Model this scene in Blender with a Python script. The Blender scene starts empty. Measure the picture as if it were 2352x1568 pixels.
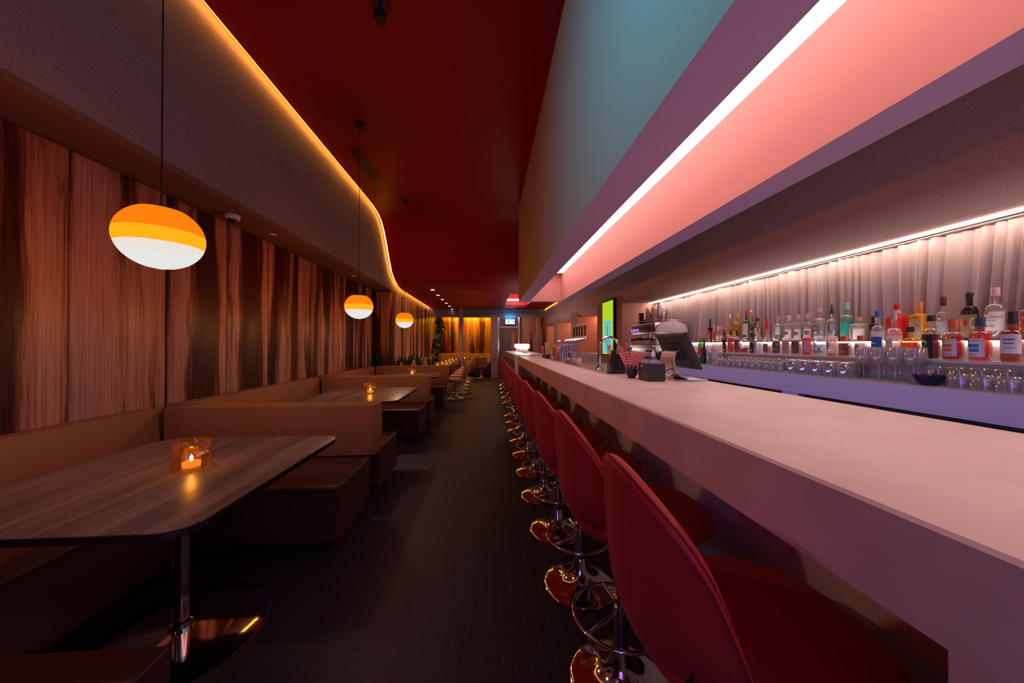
import bpy, bmesh, math, random
from mathutils import Vector, Matrix
random.seed(7)
C = bpy.context.scene.collection
PI = math.pi

# ---------------------------------------------------------------- camera
H = 1.34
cd = bpy.data.cameras.new('camera'); cam = bpy.data.objects.new('camera', cd); C.objects.link(cam)
cam.location = (0, 0, H)
cam.rotation_euler = (PI/2 + math.atan(6/784), 0, -math.atan(54/784))
cd.sensor_width = 36; cd.lens = 12.0; cd.clip_start = 0.02
bpy.context.scene.camera = cam
# ---------------------------------------------------------------- world, exposure
sc = bpy.context.scene
w = bpy.data.worlds.new('world'); sc.world = w; w.use_nodes = True
w.node_tree.nodes['Background'].inputs[0].default_value = (0.6, 0.45, 0.55, 1)
w.node_tree.nodes['Background'].inputs[1].default_value = 0.003
vs = sc.view_settings
vs.view_transform = 'Standard'; vs.look = 'None'; vs.exposure = 0.0; vs.gamma = 1; vs.use_curve_mapping = False
cy = sc.cycles
cy.max_bounces = 7; cy.diffuse_bounces = 4; cy.glossy_bounces = 4; cy.transmission_bounces = 6
cy.transparent_max_bounces = 24; cy.caustics_reflective = False; cy.caustics_refractive = False
cy.sample_clamp_indirect = 3.0
# ---------------------------------------------------------------- added coloured area lights, unseen, assumed from the tints they cast
def area(name, loc, target, size, power, col, size_y=None, spread=PI):
    l = bpy.data.lights.new(name, 'AREA'); l.energy = power; l.color = col
    l.shape = 'RECTANGLE'; l.size = size; l.size_y = size_y or size; l.spread = spread
    o = bpy.data.objects.new(name, l); C.objects.link(o); o.location = loc
    d = Vector(target) - Vector(loc); o.rotation_euler = d.to_track_quat('-Z', 'Y').to_euler()
    return o
area('assumed_teal_light', (-1.9, -0.8, 3.3), (0.6, 1.0, 3.05), 0.5, 9.5, (0.08, 0.76, 0.95), spread=1.0)  # assumed source, added for the teal on the bulkhead face
area('assumed_violet_light', (-0.6, -2.3, 1.9), (0.3, 2.5, 1.6), 1.5, 10, (0.50, 0.15, 1.0))  # assumed, added to tint fascia, counter edge and stool edges violet
area('assumed_cyan_light', (-0.25, -1.6, 1.0), (0.5, 2.0, 0.4), 0.13, 4.0, (0.04, 0.40, 1.0))  # unseen, assumed from the blue highlights on the chrome posts
area('assumed_bar_well_light', (1.50, 2.4, 0.98), (2.3, 2.4, 1.04), 6.6, 2.6, (0.36, 0.30, 1.0), size_y=0.05, spread=1.6)  # assumed strip behind the counter, added for purple on the back bar front

# ================================================================ helpers
def mat(name, col, rough=0.6, metal=0.0, emit=None, es=1.0, spec=0.5, coat=0.0):
    m = bpy.data.materials.new(name); m.use_nodes = True
    b = m.node_tree.nodes['Principled BSDF']
    b.inputs['Base Color'].default_value = (*col, 1)
    b.inputs['Roughness'].default_value = rough
    b.inputs['Metallic'].default_value = metal
    b.inputs['Specular IOR Level'].default_value = spec
    if coat: b.inputs['Coat Weight'].default_value = coat; b.inputs['Coat Roughness'].default_value = 0.15
    if emit:
        b.inputs['Emission Color'].default_value = (*emit, 1); b.inputs['Emission Strength'].default_value = es
    return m
def N(m, t, **kw):
    n = m.node_tree.nodes.new(t)
    for k, v in kw.items():
        if k in n.inputs: n.inputs[k].default_value = v
        else: setattr(n, k, v)
    return n
def LK(m, a, b): m.node_tree.links.new(a, b)
def P(m): return m.node_tree.nodes['Principled BSDF']
def bump_noise(m, scale, strength, dist=0.002, colvar=None, detail=3):
    tc = N(m, 'ShaderNodeTexCoord'); nz = N(m, 'ShaderNodeTexNoise', Scale=scale, Detail=detail)
    geo = N(m, 'ShaderNodeNewGeometry')
    LK(m, geo.outputs['Position'], nz.inputs['Vector'])
    bp = N(m, 'ShaderNodeBump', Strength=strength, Distance=dist)
    LK(m, nz.outputs['Fac'], bp.inputs['Height']); LK(m, bp.outputs['Normal'], P(m).inputs['Normal'])
    if colvar:
        r = N(m, 'ShaderNodeValToRGB'); r.color_ramp.elements[0].position = 0.3; r.color_ramp.elements[1].position = 0.7
        r.color_ramp.elements[0].color = (*colvar[0], 1); r.color_ramp.elements[1].color = (*colvar[1], 1)
        LK(m, nz.outputs['Fac'], r.inputs['Fac']); LK(m, r.outputs['Color'], P(m).inputs['Base Color'])
    return m

def wood(name, stops, stretch=0.05, scale=3.2, rough=0.42, axis='wall', warp=0.16):
    m = mat(name, (0.3, 0.2, 0.1), rough, spec=0.25)
    geo = N(m, 'ShaderNodeNewGeometry'); oi = N(m, 'ShaderNodeObjectInfo')
    sp = N(m, 'ShaderNodeSeparateXYZ'); LK(m, geo.outputs['Position'], sp.inputs[0])
    if axis == 'wall':
        a = N(m, 'ShaderNodeMath', operation='ADD'); LK(m, sp.outputs['X'], a.inputs[0]); LK(m, sp.outputs['Y'], a.inputs[1])
        across, along = a.outputs[0], sp.outputs['Z']
    else:
        across, along = sp.outputs['X'], sp.outputs['Y']
    rnd = N(m, 'ShaderNodeMath', operation='MULTIPLY'); rnd.inputs[1].default_value = 37.0
    LK(m, oi.outputs['Random'], rnd.inputs[0])
    # slow wander of the figure along the grain
    cz = N(m, 'ShaderNodeCombineXYZ')
    l2 = N(m, 'ShaderNodeMath', operation='MULTIPLY'); l2.inputs[1].default_value = 0.9; LK(m, along, l2.inputs[0])
    a3 = N(m, 'ShaderNodeMath', operation='MULTIPLY'); a3.inputs[1].default_value = 2.2; LK(m, across, a3.inputs[0])
    LK(m, a3.outputs[0], cz.inputs[0]); LK(m, l2.outputs[0], cz.inputs[1]); LK(m, rnd.outputs[0], cz.inputs[2])
    wn = N(m, 'ShaderNodeTexNoise', Scale=1.3, Detail=1.0); LK(m, cz.outputs[0], wn.inputs['Vector'])
    wo = N(m, 'ShaderNodeMath', operation='MULTIPLY_ADD'); wo.inputs[1].default_value = warp
    LK(m, wn.outputs['Fac'], wo.inputs[0]); LK(m, across, wo.inputs[2])
    cv = N(m, 'ShaderNodeCombineXYZ')
    l3 = N(m, 'ShaderNodeMath', operation='MULTIPLY'); l3.inputs[1].default_value = stretch; LK(m, along, l3.inputs[0])
    LK(m, wo.outputs[0], cv.inputs[0]); LK(m, l3.outputs[0], cv.inputs[1]); LK(m, rnd.outputs[0], cv.inputs[2])
    n1 = N(m, 'ShaderNodeTexNoise', Scale=scale, Detail=2.0, Roughness=0.5); LK(m, cv.outputs[0], n1.inputs['Vector'])
    n2 = N(m, 'ShaderNodeTexNoise', Scale=scale*9, Detail=4.0, Roughness=0.65); LK(m, cv.outputs[0], n2.inputs['Vector'])
    mx = N(m, 'ShaderNodeMath', operation='MULTIPLY_ADD'); mx.inputs[1].default_value = 0.27
    LK(m, n2.outputs['Fac'], mx.inputs[0]); LK(m, n1.outputs['Fac'], mx.inputs[2])
    r = N(m, 'ShaderNodeValToRGB'); cr = r.color_ramp
    while len(cr.elements) < len(stops): cr.elements.new(0.5)
    for e, (p, c) in zip(cr.elements, stops): e.position = p; e.color = (*c, 1)
    LK(m, mx.outputs[0], r.inputs['Fac'])
    c3 = N(m, 'ShaderNodeCombineXYZ'); l4 = N(m, 'ShaderNodeMath', operation='MULTIPLY'); l4.inputs[1].default_value = 0.012; LK(m, along, l4.inputs[0])
    LK(m, across, c3.inputs[0]); LK(m, l4.outputs[0], c3.inputs[1]); LK(m, rnd.outputs[0], c3.inputs[2])
    n3 = N(m, 'ShaderNodeTexNoise', Scale=95.0, Detail=3.0, Roughness=0.7); LK(m, c3.outputs[0], n3.inputs['Vector'])
    g3 = N(m, 'ShaderNodeValToRGB'); g3.color_ramp.elements[0].position = 0.38; g3.color_ramp.elements[0].color = (0.60, 0.52, 0.48, 1)
    g3.color_ramp.elements[1].position = 0.56; g3.color_ramp.elements[1].color = (1, 1, 1, 1); LK(m, n3.outputs['Fac'], g3.inputs['Fac'])
    ml = N(m, 'ShaderNodeMix', data_type='RGBA', blend_type='MULTIPLY'); ml.inputs['Factor'].default_value = 1.0
    LK(m, r.outputs['Color'], ml.inputs['A']); LK(m, g3.outputs['Color'], ml.inputs['B']); LK(m, ml.outputs['Result'], P(m).inputs['Base Color'])
    bp = N(m, 'ShaderNodeBump', Strength=0.15, Distance=0.002); LK(m, n2.outputs['Fac'], bp.inputs['Height'])
    LK(m, bp.outputs['Normal'], P(m).inputs['Normal'])
    return m

def glassmat(name, tint=(1, 1, 1), refl=0.09, rough=0.03, body=0.0, bodycol=(1, 1, 1)):
    m = bpy.data.materials.new(name); m.use_nodes = True; nt = m.node_tree
    nt.nodes.remove(nt.nodes['Principled BSDF']); out = nt.nodes['Material Output']
    tr = N(m, 'ShaderNodeBsdfTransparent', Color=(*tint, 1)); gl = N(m, 'ShaderNodeBsdfGlossy', Roughness=rough)
    lw = N(m, 'ShaderNodeLayerWeight', Blend=0.35)
    ma = N(m, 'ShaderNodeMath', operation='MULTIPLY_ADD'); ma.inputs[1].default_value = 0.55; ma.inputs[2].default_value = refl
    LK(m, lw.outputs['Facing'], ma.inputs[0])
    mx = N(m, 'ShaderNodeMixShader'); LK(m, ma.outputs[0], mx.inputs[0]); LK(m, tr.outputs[0], mx.inputs[1]); LK(m, gl.outputs[0], mx.inputs[2])
    last = mx
    if body:
        df = N(m, 'ShaderNodeBsdfDiffuse', Color=(*bodycol, 1)); tl = N(m, 'ShaderNodeBsdfTranslucent', Color=(*bodycol, 1))
        m1 = N(m, 'ShaderNodeMixShader'); LK(m, df.outputs[0], m1.inputs[1]); LK(m, tl.outputs[0], m1.inputs[2])
        m2 = N(m, 'ShaderNodeMixShader'); m2.inputs[0].default_value = body
        LK(m, mx.outputs[0], m2.inputs[1]); LK(m, m1.outputs[0], m2.inputs[2]); last = m2
    LK(m, last.outputs[0], out.inputs['Surface'])
    return m

def emis(name, col, s):
    m = bpy.data.materials.new(name); m.use_nodes = True; nt = m.node_tree
    nt.nodes.remove(nt.nodes['Principled BSDF'])
    e = N(m, 'ShaderNodeEmission', Color=(*col, 1), Strength=s); LK(m, e.outputs[0], nt.nodes['Material Output'].inputs['Surface'])
    return m

_cache = {}
def flat(col, rough=0.5, metal=0.0):
    k = (tuple(round(c, 3) for c in col), rough, metal)
    if k not in _cache: _cache[k] = mat('paint_%d' % len(_cache), col, rough, metal)
    return _cache[k]

def link(name, me, m=None, parent=None, smooth=False, loc=None):
    if m is not None:
        for x in (m if isinstance(m, (list, tuple)) else [m]): me.materials.append(x)
    if smooth is True:
        me.polygons.foreach_set('use_smooth', [True]*len(me.polygons))
    o = bpy.data.objects.new(name, me); C.objects.link(o)
    if parent is not None: o.parent = parent
    if loc: o.location = loc
    return o
def autosmooth(me, ang=40):
    me.polygons.foreach_set('use_smooth', [True]*len(me.polygons))
    bm = bmesh.new(); bm.from_mesh(me)
    for e in bm.edges:
        if len(e.link_faces) == 2 and e.calc_face_angle(0) > math.radians(ang): e.smooth = False
    bm.to_mesh(me); bm.free()
def raw(name, vs_, fs, m, parent=None, smooth=False, sharp=None):
    me = bpy.data.meshes.new(name); me.from_pydata([tuple(v) for v in vs_], [], fs); me.validate()
    bm = bmesh.new(); bm.from_mesh(me); bmesh.ops.recalc_face_normals(bm, faces=bm.faces); bm.to_mesh(me); bm.free()
    if sharp: autosmooth(me, sharp); return link(name, me, m, parent)
    return link(name, me, m, parent, smooth)
def box(name, x, y, z, m, parent=None, bev=0.0, seg=2, faces_mat=None):
    """faces_mat: dict of '-x','+x','-y','+y','-z','+z' -> material index"""
    bm = bmesh.new()
    bmesh.ops.create_cube(bm, size=1)
    for v in bm.verts:
        v.co = Vector(((x[0]+x[1])/2 + v.co.x*(x[1]-x[0]), (y[0]+y[1])/2 + v.co.y*(y[1]-y[0]), (z[0]+z[1])/2 + v.co.z*(z[1]-z[0])))
    if faces_mat:
        for f in bm.faces:
            n = f.normal; ax = max(range(3), key=lambda i: abs(n[i])); k = ('-' if n[ax] < 0 else '+') + 'xyz'[ax]
            f.material_index = faces_mat.get(k, 0)
    if bev: bmesh.ops.bevel(bm, geom=list(bm.edges), offset=bev, segments=seg, profile=0.7, affect='EDGES')
    me = bpy.data.meshes.new(name); bm.to_mesh(me); bm.free()
    if bev: autosmooth(me, 50)
    return link(name, me, m, parent)
def sqr(a, n):
    return 1.0 if n == 2 else 1/((abs(math.cos(a))**n + abs(math.sin(a))**n)**(1/n))
def lathe(name, prof, m, parent=None, seg=24, sq=2, loc=(0, 0, 0), smooth=35, sqz=None):
    vs_, fs = [], []
    for i in range(seg):
        a = 2*PI*i/seg; k = sqr(a, sq)
        for j, (r, z) in enumerate(prof):
            kk = k if (sqz is None or z <= sqz) else 1.0
            vs_.append((loc[0] + r*kk*math.cos(a), loc[1] + r*kk*math.sin(a), loc[2] + z))
    n = len(prof)
    for i in range(seg):
        k = (i+1) % seg
        for j in range(n-1): fs.append((i*n+j, k*n+j, k*n+j+1, i*n+j+1))
    me = bpy.data.meshes.new(name); me.from_pydata(vs_, [], fs)
    bm = bmesh.new(); bm.from_mesh(me); bmesh.ops.remove_doubles(bm, verts=bm.verts, dist=1e-6)
    bmesh.ops.recalc_face_normals(bm, faces=bm.faces); bm.to_mesh(me); bm.free()
    autosmooth(me, smooth)
    return link(name, me, m, parent)
def tube(name, pts, r, m, parent=None, seg=8, closed=False, cap=True):
    pts = [Vector(p) for p in pts]; n = len(pts); vs_, fs = [], []
    prev = None
    for i, p in enumerate(pts):
        if closed: t = pts[(i+1) % n] - pts[i-1]
        else: t = pts[min(i+1, n-1)] - pts[max(i-1, 0)]
        t.normalize()
        if prev is None:
            up = Vector((0, 0, 1)) if abs(t.z) < 0.9 else Vector((1, 0, 0))
            u = t.cross(up).normalized()
        else: u = (prev - t*prev.dot(t)).normalized()
        prev = u; v = t.cross(u)
        rr = r[i] if isinstance(r, (list, tuple)) else r
        for k in range(seg):
            a = 2*PI*k/seg; vs_.append(p + (u*math.cos(a) + v*math.sin(a))*rr)
    for i in range(n if closed else n-1):
        i2 = (i+1) % n
        for k in range(seg):
            k2 = (k+1) % seg; fs.append((i*seg+k, i*seg+k2, i2*seg+k2, i2*seg+k))
    if not closed and cap:
        fs.append(tuple(range(seg))); fs.append(tuple((n-1)*seg+k for k in range(seg)))
    return raw(name, vs_, fs, m, parent, sharp=50)
def prism(name, outline, z0, z1, m, parent=None, bev=0.0, axis='z'):
    n = len(outline); vs_ = []
    for z in (z0, z1):
        for a, b in outline:
            vs_.append((a, b, z) if axis == 'z' else ((a, z, b) if axis == 'y' else (z, a, b)))
    fs = [tuple(range(n)), tuple(range(n, 2*n))] + [(i, (i+1) % n, n+(i+1) % n, n+i) for i in range(n)]
    me = bpy.data.meshes.new(name); me.from_pydata(vs_, [], fs)
    bm = bmesh.new(); bm.from_mesh(me); bmesh.ops.recalc_face_normals(bm, faces=bm.faces)
    if bev:
        es = [e for e in bm.edges if e.calc_face_angle(0) > 0.6]
        bmesh.ops.bevel(bm, geom=es, offset=bev, segments=2, profile=0.7, affect='EDGES')
    bm.to_mesh(me); bm.free(); autosmooth(me, 40)
    return link(name, me, m, parent)
def rrect(x0, x1, y0, y1, r, seg=6):
    out = []
    for cx, cy_, a0 in ((x1-r, y1-r, 0), (x0+r, y1-r, PI/2), (x0+r, y0+r, PI), (x1-r, y0+r, 1.5*PI)):
        for i in range(seg+1):
            a = a0 + PI/2*i/seg; out.append((cx + r*math.cos(a), cy_ + r*math.sin(a)))
    return out
def ribbon(name, pts, thick, y0, y1, m, parent=None):  # unused axis helper kept simple
    return None
def thing(name, label, cat, loc=(0, 0, 0), rotz=0, group=None):
    o = bpy.data.objects.new(name, None); C.objects.link(o)
    o.location = loc; o.rotation_euler = (0, 0, rotz); o['label'] = label; o['category'] = cat
    if group: o['group'] = group
    o.empty_display_size = 0.05
    return o
def tag(o, label, cat, group=None, loc=None):
    o['label'] = label; o['category'] = cat
    if group: o['group'] = group
    if loc: o.location = loc
    return o
def struct(o): o['kind'] = 'structure'; return o
def dup(root, loc, label=None, rotz=None, group=None):
    r = root.copy(); C.objects.link(r); r.location = loc
    if rotz is not None: r.rotation_euler = (0, 0, rotz)
    if label: r['label'] = label
    if group: r['group'] = group
    for ch in list(root.children):
        c = ch.copy(); C.objects.link(c); c.parent = r
        for g in list(ch.children):
            d = g.copy(); C.objects.link(d); d.parent = c
    return r
def textverts(s, size, align='CENTER'):
    cu = bpy.data.curves.new('txt', 'FONT'); cu.body = s; cu.size = size; cu.align_x = align; cu.align_y = 'CENTER'
    cu.resolution_u = 2
    o = bpy.data.objects.new('txt', cu); C.objects.link(o)
    bpy.context.view_layer.update()
    me = bpy.data.meshes.new_from_object(o.evaluated_get(bpy.context.evaluated_depsgraph_get()))
    bpy.data.objects.remove(o); bpy.data.curves.remove(cu)
    return me
def wraptext(name, s, size, R, z, m, parent, a_off=0.0, loc=(0, 0, 0), sx=1.0, maxw=None):
    me = textverts(s, size)
    if maxw:
        wd = max(v.co.x for v in me.vertices) - min(v.co.x for v in me.vertices)
        if wd > maxw: sx = maxw/wd
    for v in me.vertices:
        a = v.co.x*sx/R + a_off; zz = v.co.y
        v.co = Vector((loc[0] - R*math.cos(a), loc[1] - R*math.sin(a), loc[2] + z + zz))
    return link(name, me, m, parent)
def planetext(name, s, size, origin, right, up, m, parent, maxw=None):
    me = textverts(s, size); sx = 1
    if maxw:
        wd = max(v.co.x for v in me.vertices) - min(v.co.x for v in me.vertices)
        if wd > maxw: sx = maxw/wd
    o_, r_, u_ = Vector(origin), Vector(right), Vector(up)
    for v in me.vertices: v.co = o_ + r_*v.co.x*sx + u_*v.co.y
    return link(name, me, m, parent)

# ================================================================ materials
M = {}
M['wood'] = wood('walnut_veneer', [(0.555, (0.070, 0.020, 0.012)), (0.60, (0.15, 0.050, 0.030)), (0.635, (0.25, 0.095, 0.058)), (0.652, (0.44, 0.195, 0.125)), (0.74, (0.60, 0.30, 0.205))], scale=4.6, warp=0.13)
M['tablewood'] = wood('smoked_oak', [(0.50, (0.125, 0.082, 0.072)), (0.63, (0.17, 0.118, 0.104)), (0.76, (0.21, 0.150, 0.135))], stretch=0.07, scale=9, rough=0.34, axis='table', warp=0.03)
M['felt'] = bump_noise(mat('felt_plaster', (0.25, 0.2, 0.2), 0.95, spec=0.1), 130, 0.6, 0.004, ((0.17, 0.165, 0.225), (0.29, 0.275, 0.36)))
M['felt_dark'] = bump_noise(mat('soffit_board', (0.17, 0.11, 0.10), 0.9, spec=0.1), 60, 0.2)
M['stucco'] = bump_noise(mat('stucco', (0.40, 0.30, 0.28), 0.9, spec=0.15), 150, 0.7, 0.004, ((0.55, 0.40, 0.39), (0.80, 0.60, 0.58)))
M['stucco_warm'] = bump_noise(mat('stucco_warm', (0.5, 0.3, 0.22), 0.9, spec=0.15), 150, 0.7, 0.004, ((0.46, 0.255, 0.19), (0.62, 0.36, 0.28)))
M['ceil'] = mat('red_ceiling', (0.31, 0.0015, 0.007), 0.5, spec=0.18)
M['recess_red'] = mat('recess_red', (0.75, 0.03, 0.03), 0.5)
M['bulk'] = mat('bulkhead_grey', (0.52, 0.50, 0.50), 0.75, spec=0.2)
M['lilac'] = mat('soffit_purple_glow', (0.72, 0.58, 0.98), 0.7, spec=0.2)  # purple light on the bulkhead underside put into the paint colour
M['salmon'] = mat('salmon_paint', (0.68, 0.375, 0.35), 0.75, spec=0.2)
M['panel_light'] = emis('light_panel', (1.0, 0.58, 0.53), 3.3)
M['counter'] = bump_noise(mat('counter_stone', (0.74, 0.62, 0.62), 0.42, spec=0.4), 5, 0.05, 0.001, ((0.66, 0.55, 0.55), (0.78, 0.67, 0.665)), detail=6)
M['backbar'] = mat('lilac_laminate', (0.50, 0.44, 0.62), 0.5)
M['shelf'] = mat('shelf_grey', (0.42, 0.34, 0.34), 0.5)
M['black'] = mat('black_matt', (0.012, 0.011, 0.012), 0.6)
M['blackgloss'] = mat('black_gloss', (0.015, 0.014, 0.016), 0.25)
M['steel'] = mat('steel', (0.62, 0.60, 0.60), 0.28, 1.0)
M['chrome'] = mat('chrome', (0.85, 0.85, 0.86), 0.08, 1.0)
M['darkchrome'] = mat('dark_chrome', (0.22, 0.21, 0.22), 0.15, 1.0)
M['red'] = bump_noise(mat('red_upholstery', (0.46, 0.014, 0.016), 0.6, spec=0.4), 350, 0.15, 0.001)
P(M['red']).inputs['Sheen Weight'].default_value = 0.08; P(M['red']).inputs['Sheen Roughness'].default_value = 0.5; P(M['red']).inputs['Sheen Tint'].default_value = (1, 0.6, 0.6, 1)
M['redpipe'] = mat('red_piping', (0.28, 0.010, 0.012), 0.55)
M['tan'] = bump_noise(mat('tan_fabric', (0.36, 0.19, 0.10), 0.9, spec=0.15), 420, 0.35, 0.0015, ((0.30, 0.122, 0.055), (0.41, 0.175, 0.082)))
M['leather'] = mat('brown_leather', (0.085, 0.030, 0.022), 0.38, spec=0.5)
M['tanleather'] = mat('tan_leather', (0.50, 0.20, 0.105), 0.5, spec=0.4)
M['tile'] = mat('floor_tile', (0.036, 0.026, 0.031), 0.50, spec=0.2)
M['grout'] = mat('floor_grout', (0.058, 0.044, 0.051), 0.8)
M['led_orange'] = emis('cove_led', (1.0, 0.33, 0.03), 36.0)
M['led_yellow'] = emis('cove_led_yellow', (1.0, 0.42, 0.02), 16)
M['led_white'] = emis('curtain_led', (1.0, 0.68, 0.57), 30.0)
M['led_shelf'] = emis('shelf_led', (1.0, 0.84, 0.76), 11.0)
M['white_plastic'] = mat('white_plastic', (0.75, 0.72, 0.74), 0.35)
M['pier'] = mat('mauve_pier', (0.42, 0.30, 0.31), 0.7)
M['leaf'] = mat('leaf', (0.02, 0.055, 0.02), 0.45)
M['leaf2'] = mat('leaf_light', (0.03, 0.11, 0.035), 0.4)
M['glass'] = glassmat('clear_glass')
M['tumbler'] = glassmat('tumbler_glass', (0.95, 0.93, 0.95), 0.18, 0.06, 0.16, (0.88, 0.78, 0.78))
M['amberglass'] = glassmat('amber_glass', (1.0, 0.80, 0.46), 0.10, 0.05, 0.012, (1.0, 0.4, 0.06))

# ================================================================ setting
YB, YF = -2.6, 13.75
ZH, ZL = 4.05, 2.75
# floor: grout bed with tiles as children
floor = struct(box('floor', (-2.75, 3.0), (YB, 15.3), (-0.08, -0.0016), M['grout']))
tp, tg = 0.056, 0.0022
def tile_mesh():
    me = bpy.data.meshes.new('tile'); a = tp/2 - tg; b = a - 0.0012
    v = [(-a, -a, -0.004), (a, -a, -0.004), (a, a, -0.004), (-a, a, -0.004), (-a, -a, -0.001), (a, -a, -0.001), (a, a, -0.001), (-a, a, -0.001), (-b, -b, 0), (b, -b, 0), (b, b, 0), (-b, b, 0)]
    f = [(8, 9, 10, 11)] + [(i, (i+1) % 4, 4+(i+1) % 4, 4+i) for i in range(4)] + [(4+i, 4+(i+1) % 4, 8+(i+1) % 4, 8+i) for i in range(4)]
    me.from_pydata(v, [], f); me.materials.append(M['tile']); return me
tm = tile_mesh()
vs_, fs = [], []
for j in range(int((13.7-0.6)/tp)):
    y = 0.6 + tp*(j+0.5)
    for i in range(int(3.7/tp)):
        x = -2.68 + tp*(i+0.5)
        if x < -1.12 and (y > 2.4): continue
        if x > 0.93 and y < 12: continue
        if -0.80 < x < 0.33 and 1.36 < y < 2.20:
            o = bpy.data.objects.new('tile', tm); C.objects.link(o); o.parent = floor
            o.location = (x + random.uniform(-.0004, .0004), y + random.uniform(-.0004, .0004), random.uniform(-0.0006, 0))
            continue
        a = tp/2 - tg; n = len(vs_); dz = random.uniform(-0.0006, 0)
        vs_ += [(x-a, y-a, dz), (x+a, y-a, dz), (x+a, y+a, dz), (x-a, y+a, dz), (x-a, y-a, -.004), (x+a, y-a, -.004), (x+a, y+a, -.004), (x-a, y+a, -.004)]
        fs += [(n, n+1, n+2, n+3)] + [(n+4+k, n+4+(k+1) % 4, n+(k+1) % 4, n+k) for k in range(4)]
me = bpy.data.meshes.new('tile_field'); me.from_pydata(vs_, [], fs)
o = link('tile_field', me, M['tile'], floor); o['kind'] = 'stuff'

# left wall: backing with veneer panels
wl = struct(box('wall_left', (-2.95, -2.74), (YB, 8.30), (0, 4.3), M['black']))
for k in range(-3, 9):
    y0 = 2.401 + 0.668*k; y1 = min(y0 + 0.668, 8.295)
    box('wood_panel', (-2.745, -2.71), (y0+0.008, y1-0.008), (0.0, 2.60), M['wood'], wl, 0.0015, 1)
wlf = struct(box('wall_far_left', (-2.95, -2.285), (8.33, 15.25), (0, 2.60), M['black']))
box('wood_panel', (-2.735, -2.262), (8.30, 8.33), (0, 2.588), M['wood'], wlf, 0.0015, 1)
for k in range(10):
    y0 = 8.335 + 0.668*k; y1 = min(y0+0.668, 15.25)
    if y1 - y0 > 0.1: box('wood_panel', (-2.285, -2.26), (y0+0.004, y1-0.004), (0.0, 2.588), M['wood'], wlf, 0.0015, 1)
# left soffit and fascia whose top follows the ceiling curve
prof = [(YB, ZH), (6.3, ZH), (6.8, ZH-0.005), (7.1, ZH-0.04), (7.35, ZH-0.13), (7.55, ZH-0.30), (7.75, ZH-0.56), (7.95, ZH-0.84), (8.12, ZH-1.04), (8.35, ZL+0.13), (8.6, ZL+0.045), (9.0, ZL), (15.25, ZL)]
struct(box('soffit_left', (-2.74, -2.3195), (YB, 8.32), (2.610, 2.66), M['felt_dark']))
out = [(YB, 2.612)] + [(y, z+0.17) for y, z in prof[:-1]] + [(13.75, ZL+0.17), (13.75, 2.612)]
struct(prism('fascia_left', out, -2.36, -2.32, M['felt'], axis='x'))
# red ceiling: swept sheet with thickness, the far flat part cut around a light well
def sweep(name, x0, x1, pts, th, m):
    o_ = pts + [(y, z+th) for y, z in reversed(pts)]
    return prism(name, o_, x0, x1, m, axis='x')
ceil = struct(sweep('ceiling', -2.245, 3.0, [p for p in prof if p[0] <= 9.0], 0.08, M['ceil']))
struct(sweep('cove_lid', -2.36, -2.24, [(y, z+0.15) for y, z in prof if y < 13.8] + [(13.75, ZL+0.15)], 0.03, M['felt']))
rx0, rx1, ry0, ry1 = 0.60, 1.40, 9.55, 12.9
for (a, b, c, d) in ((-2.245, rx0, 9.0, YF+0.1), (rx1, 3.0, 9.0, YF+0.1), (rx0, rx1, 9.0, ry0), (rx0, rx1, ry1, YF+0.1)):
    box('ceiling_board', (a, b), (c, d), (ZL, ZL+0.08), M['ceil'], ceil)
# light well
wellz = 3.42
for nm, x, y, z in (('well_side', (rx0-0.03, rx0), (ry0, ry1), (ZL+.08, wellz)), ('well_side', (rx1, rx1+0.03), (ry0, ry1), (ZL+.08, wellz)), ('well_side', (rx0, rx1), (ry1, ry1+0.03), (ZL+.08, wellz)),
                    ('well_side', (rx0, rx1), (ry0-0.03, ry0), (ZL+.08, wellz)), ('well_lid', (rx0, rx1), (ry0, ry1), (wellz, wellz+0.03))):
    box(nm, x, y, z, M['recess_red'], ceil)
# walls around
struct(box('wall_back', (-2.95, 3.1), (YB-0.1, YB), (0, 4.2), M['felt_dark']))
struct(box('wall_right', (2.93, 3.05), (YB, YF), (0, 4.2), M['stucco_warm']))
cor = [(2.30, 4.13), (2.30, 2.20), (2.315, 2.14), (2.355, 2.09), (2.42, 2.06), (2.50, 2.05), (2.93, 2.05), (2.93, 4.13)]
struct(prism('fascia_right', cor, YB, YF, M['stucco'], axis='y'))
for n_, (y0, y1) in enumerate(((5.75, 7.10), (8.69, 9.38), (11.17, 11.93), (13.27, 13.75))):
    struct(box('pier', (2.301, 2.93), (y0, y1), (0, 2.055 if n_ else 2.055), M['stucco_warm']))
    # pier front carried up to the cornice
    struct(prism('pier_cap', [(2.301, 2.05), (2.301, 2.20), (2.315, 2.14), (2.355, 2.09), (2.42, 2.06), (2.45, 2.05)], y0, y1, M['stucco_warm'], axis='y'))
# bulkhead over the bar: beams, salmon trough, luminous ceiling
bk = [M['bulk'], M['lilac'], M['salmon']]
BZ = 2.18
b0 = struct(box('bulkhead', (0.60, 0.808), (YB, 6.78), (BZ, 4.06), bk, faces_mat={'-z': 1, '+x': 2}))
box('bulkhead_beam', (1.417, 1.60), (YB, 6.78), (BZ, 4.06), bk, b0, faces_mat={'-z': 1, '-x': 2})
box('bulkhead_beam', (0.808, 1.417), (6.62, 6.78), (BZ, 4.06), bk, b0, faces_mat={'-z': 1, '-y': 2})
box('bulkhead_beam', (0.808, 1.417), (YB, 6.62), (2.72, 2.80), bk, b0)
tag(box('ceiling_light', (0.812, 1.413), (YB+0.05, 6.45), (2.70, 2.718), M['panel_light']), 'long glowing white panel at the top of the salmon trough over the bar', 'light')
# trim between panel end and trough end
box('bulkhead_beam', (0.808, 1.417), (6.45, 6.62), (2.70, 2.72), [M['salmon']], b0)

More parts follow.
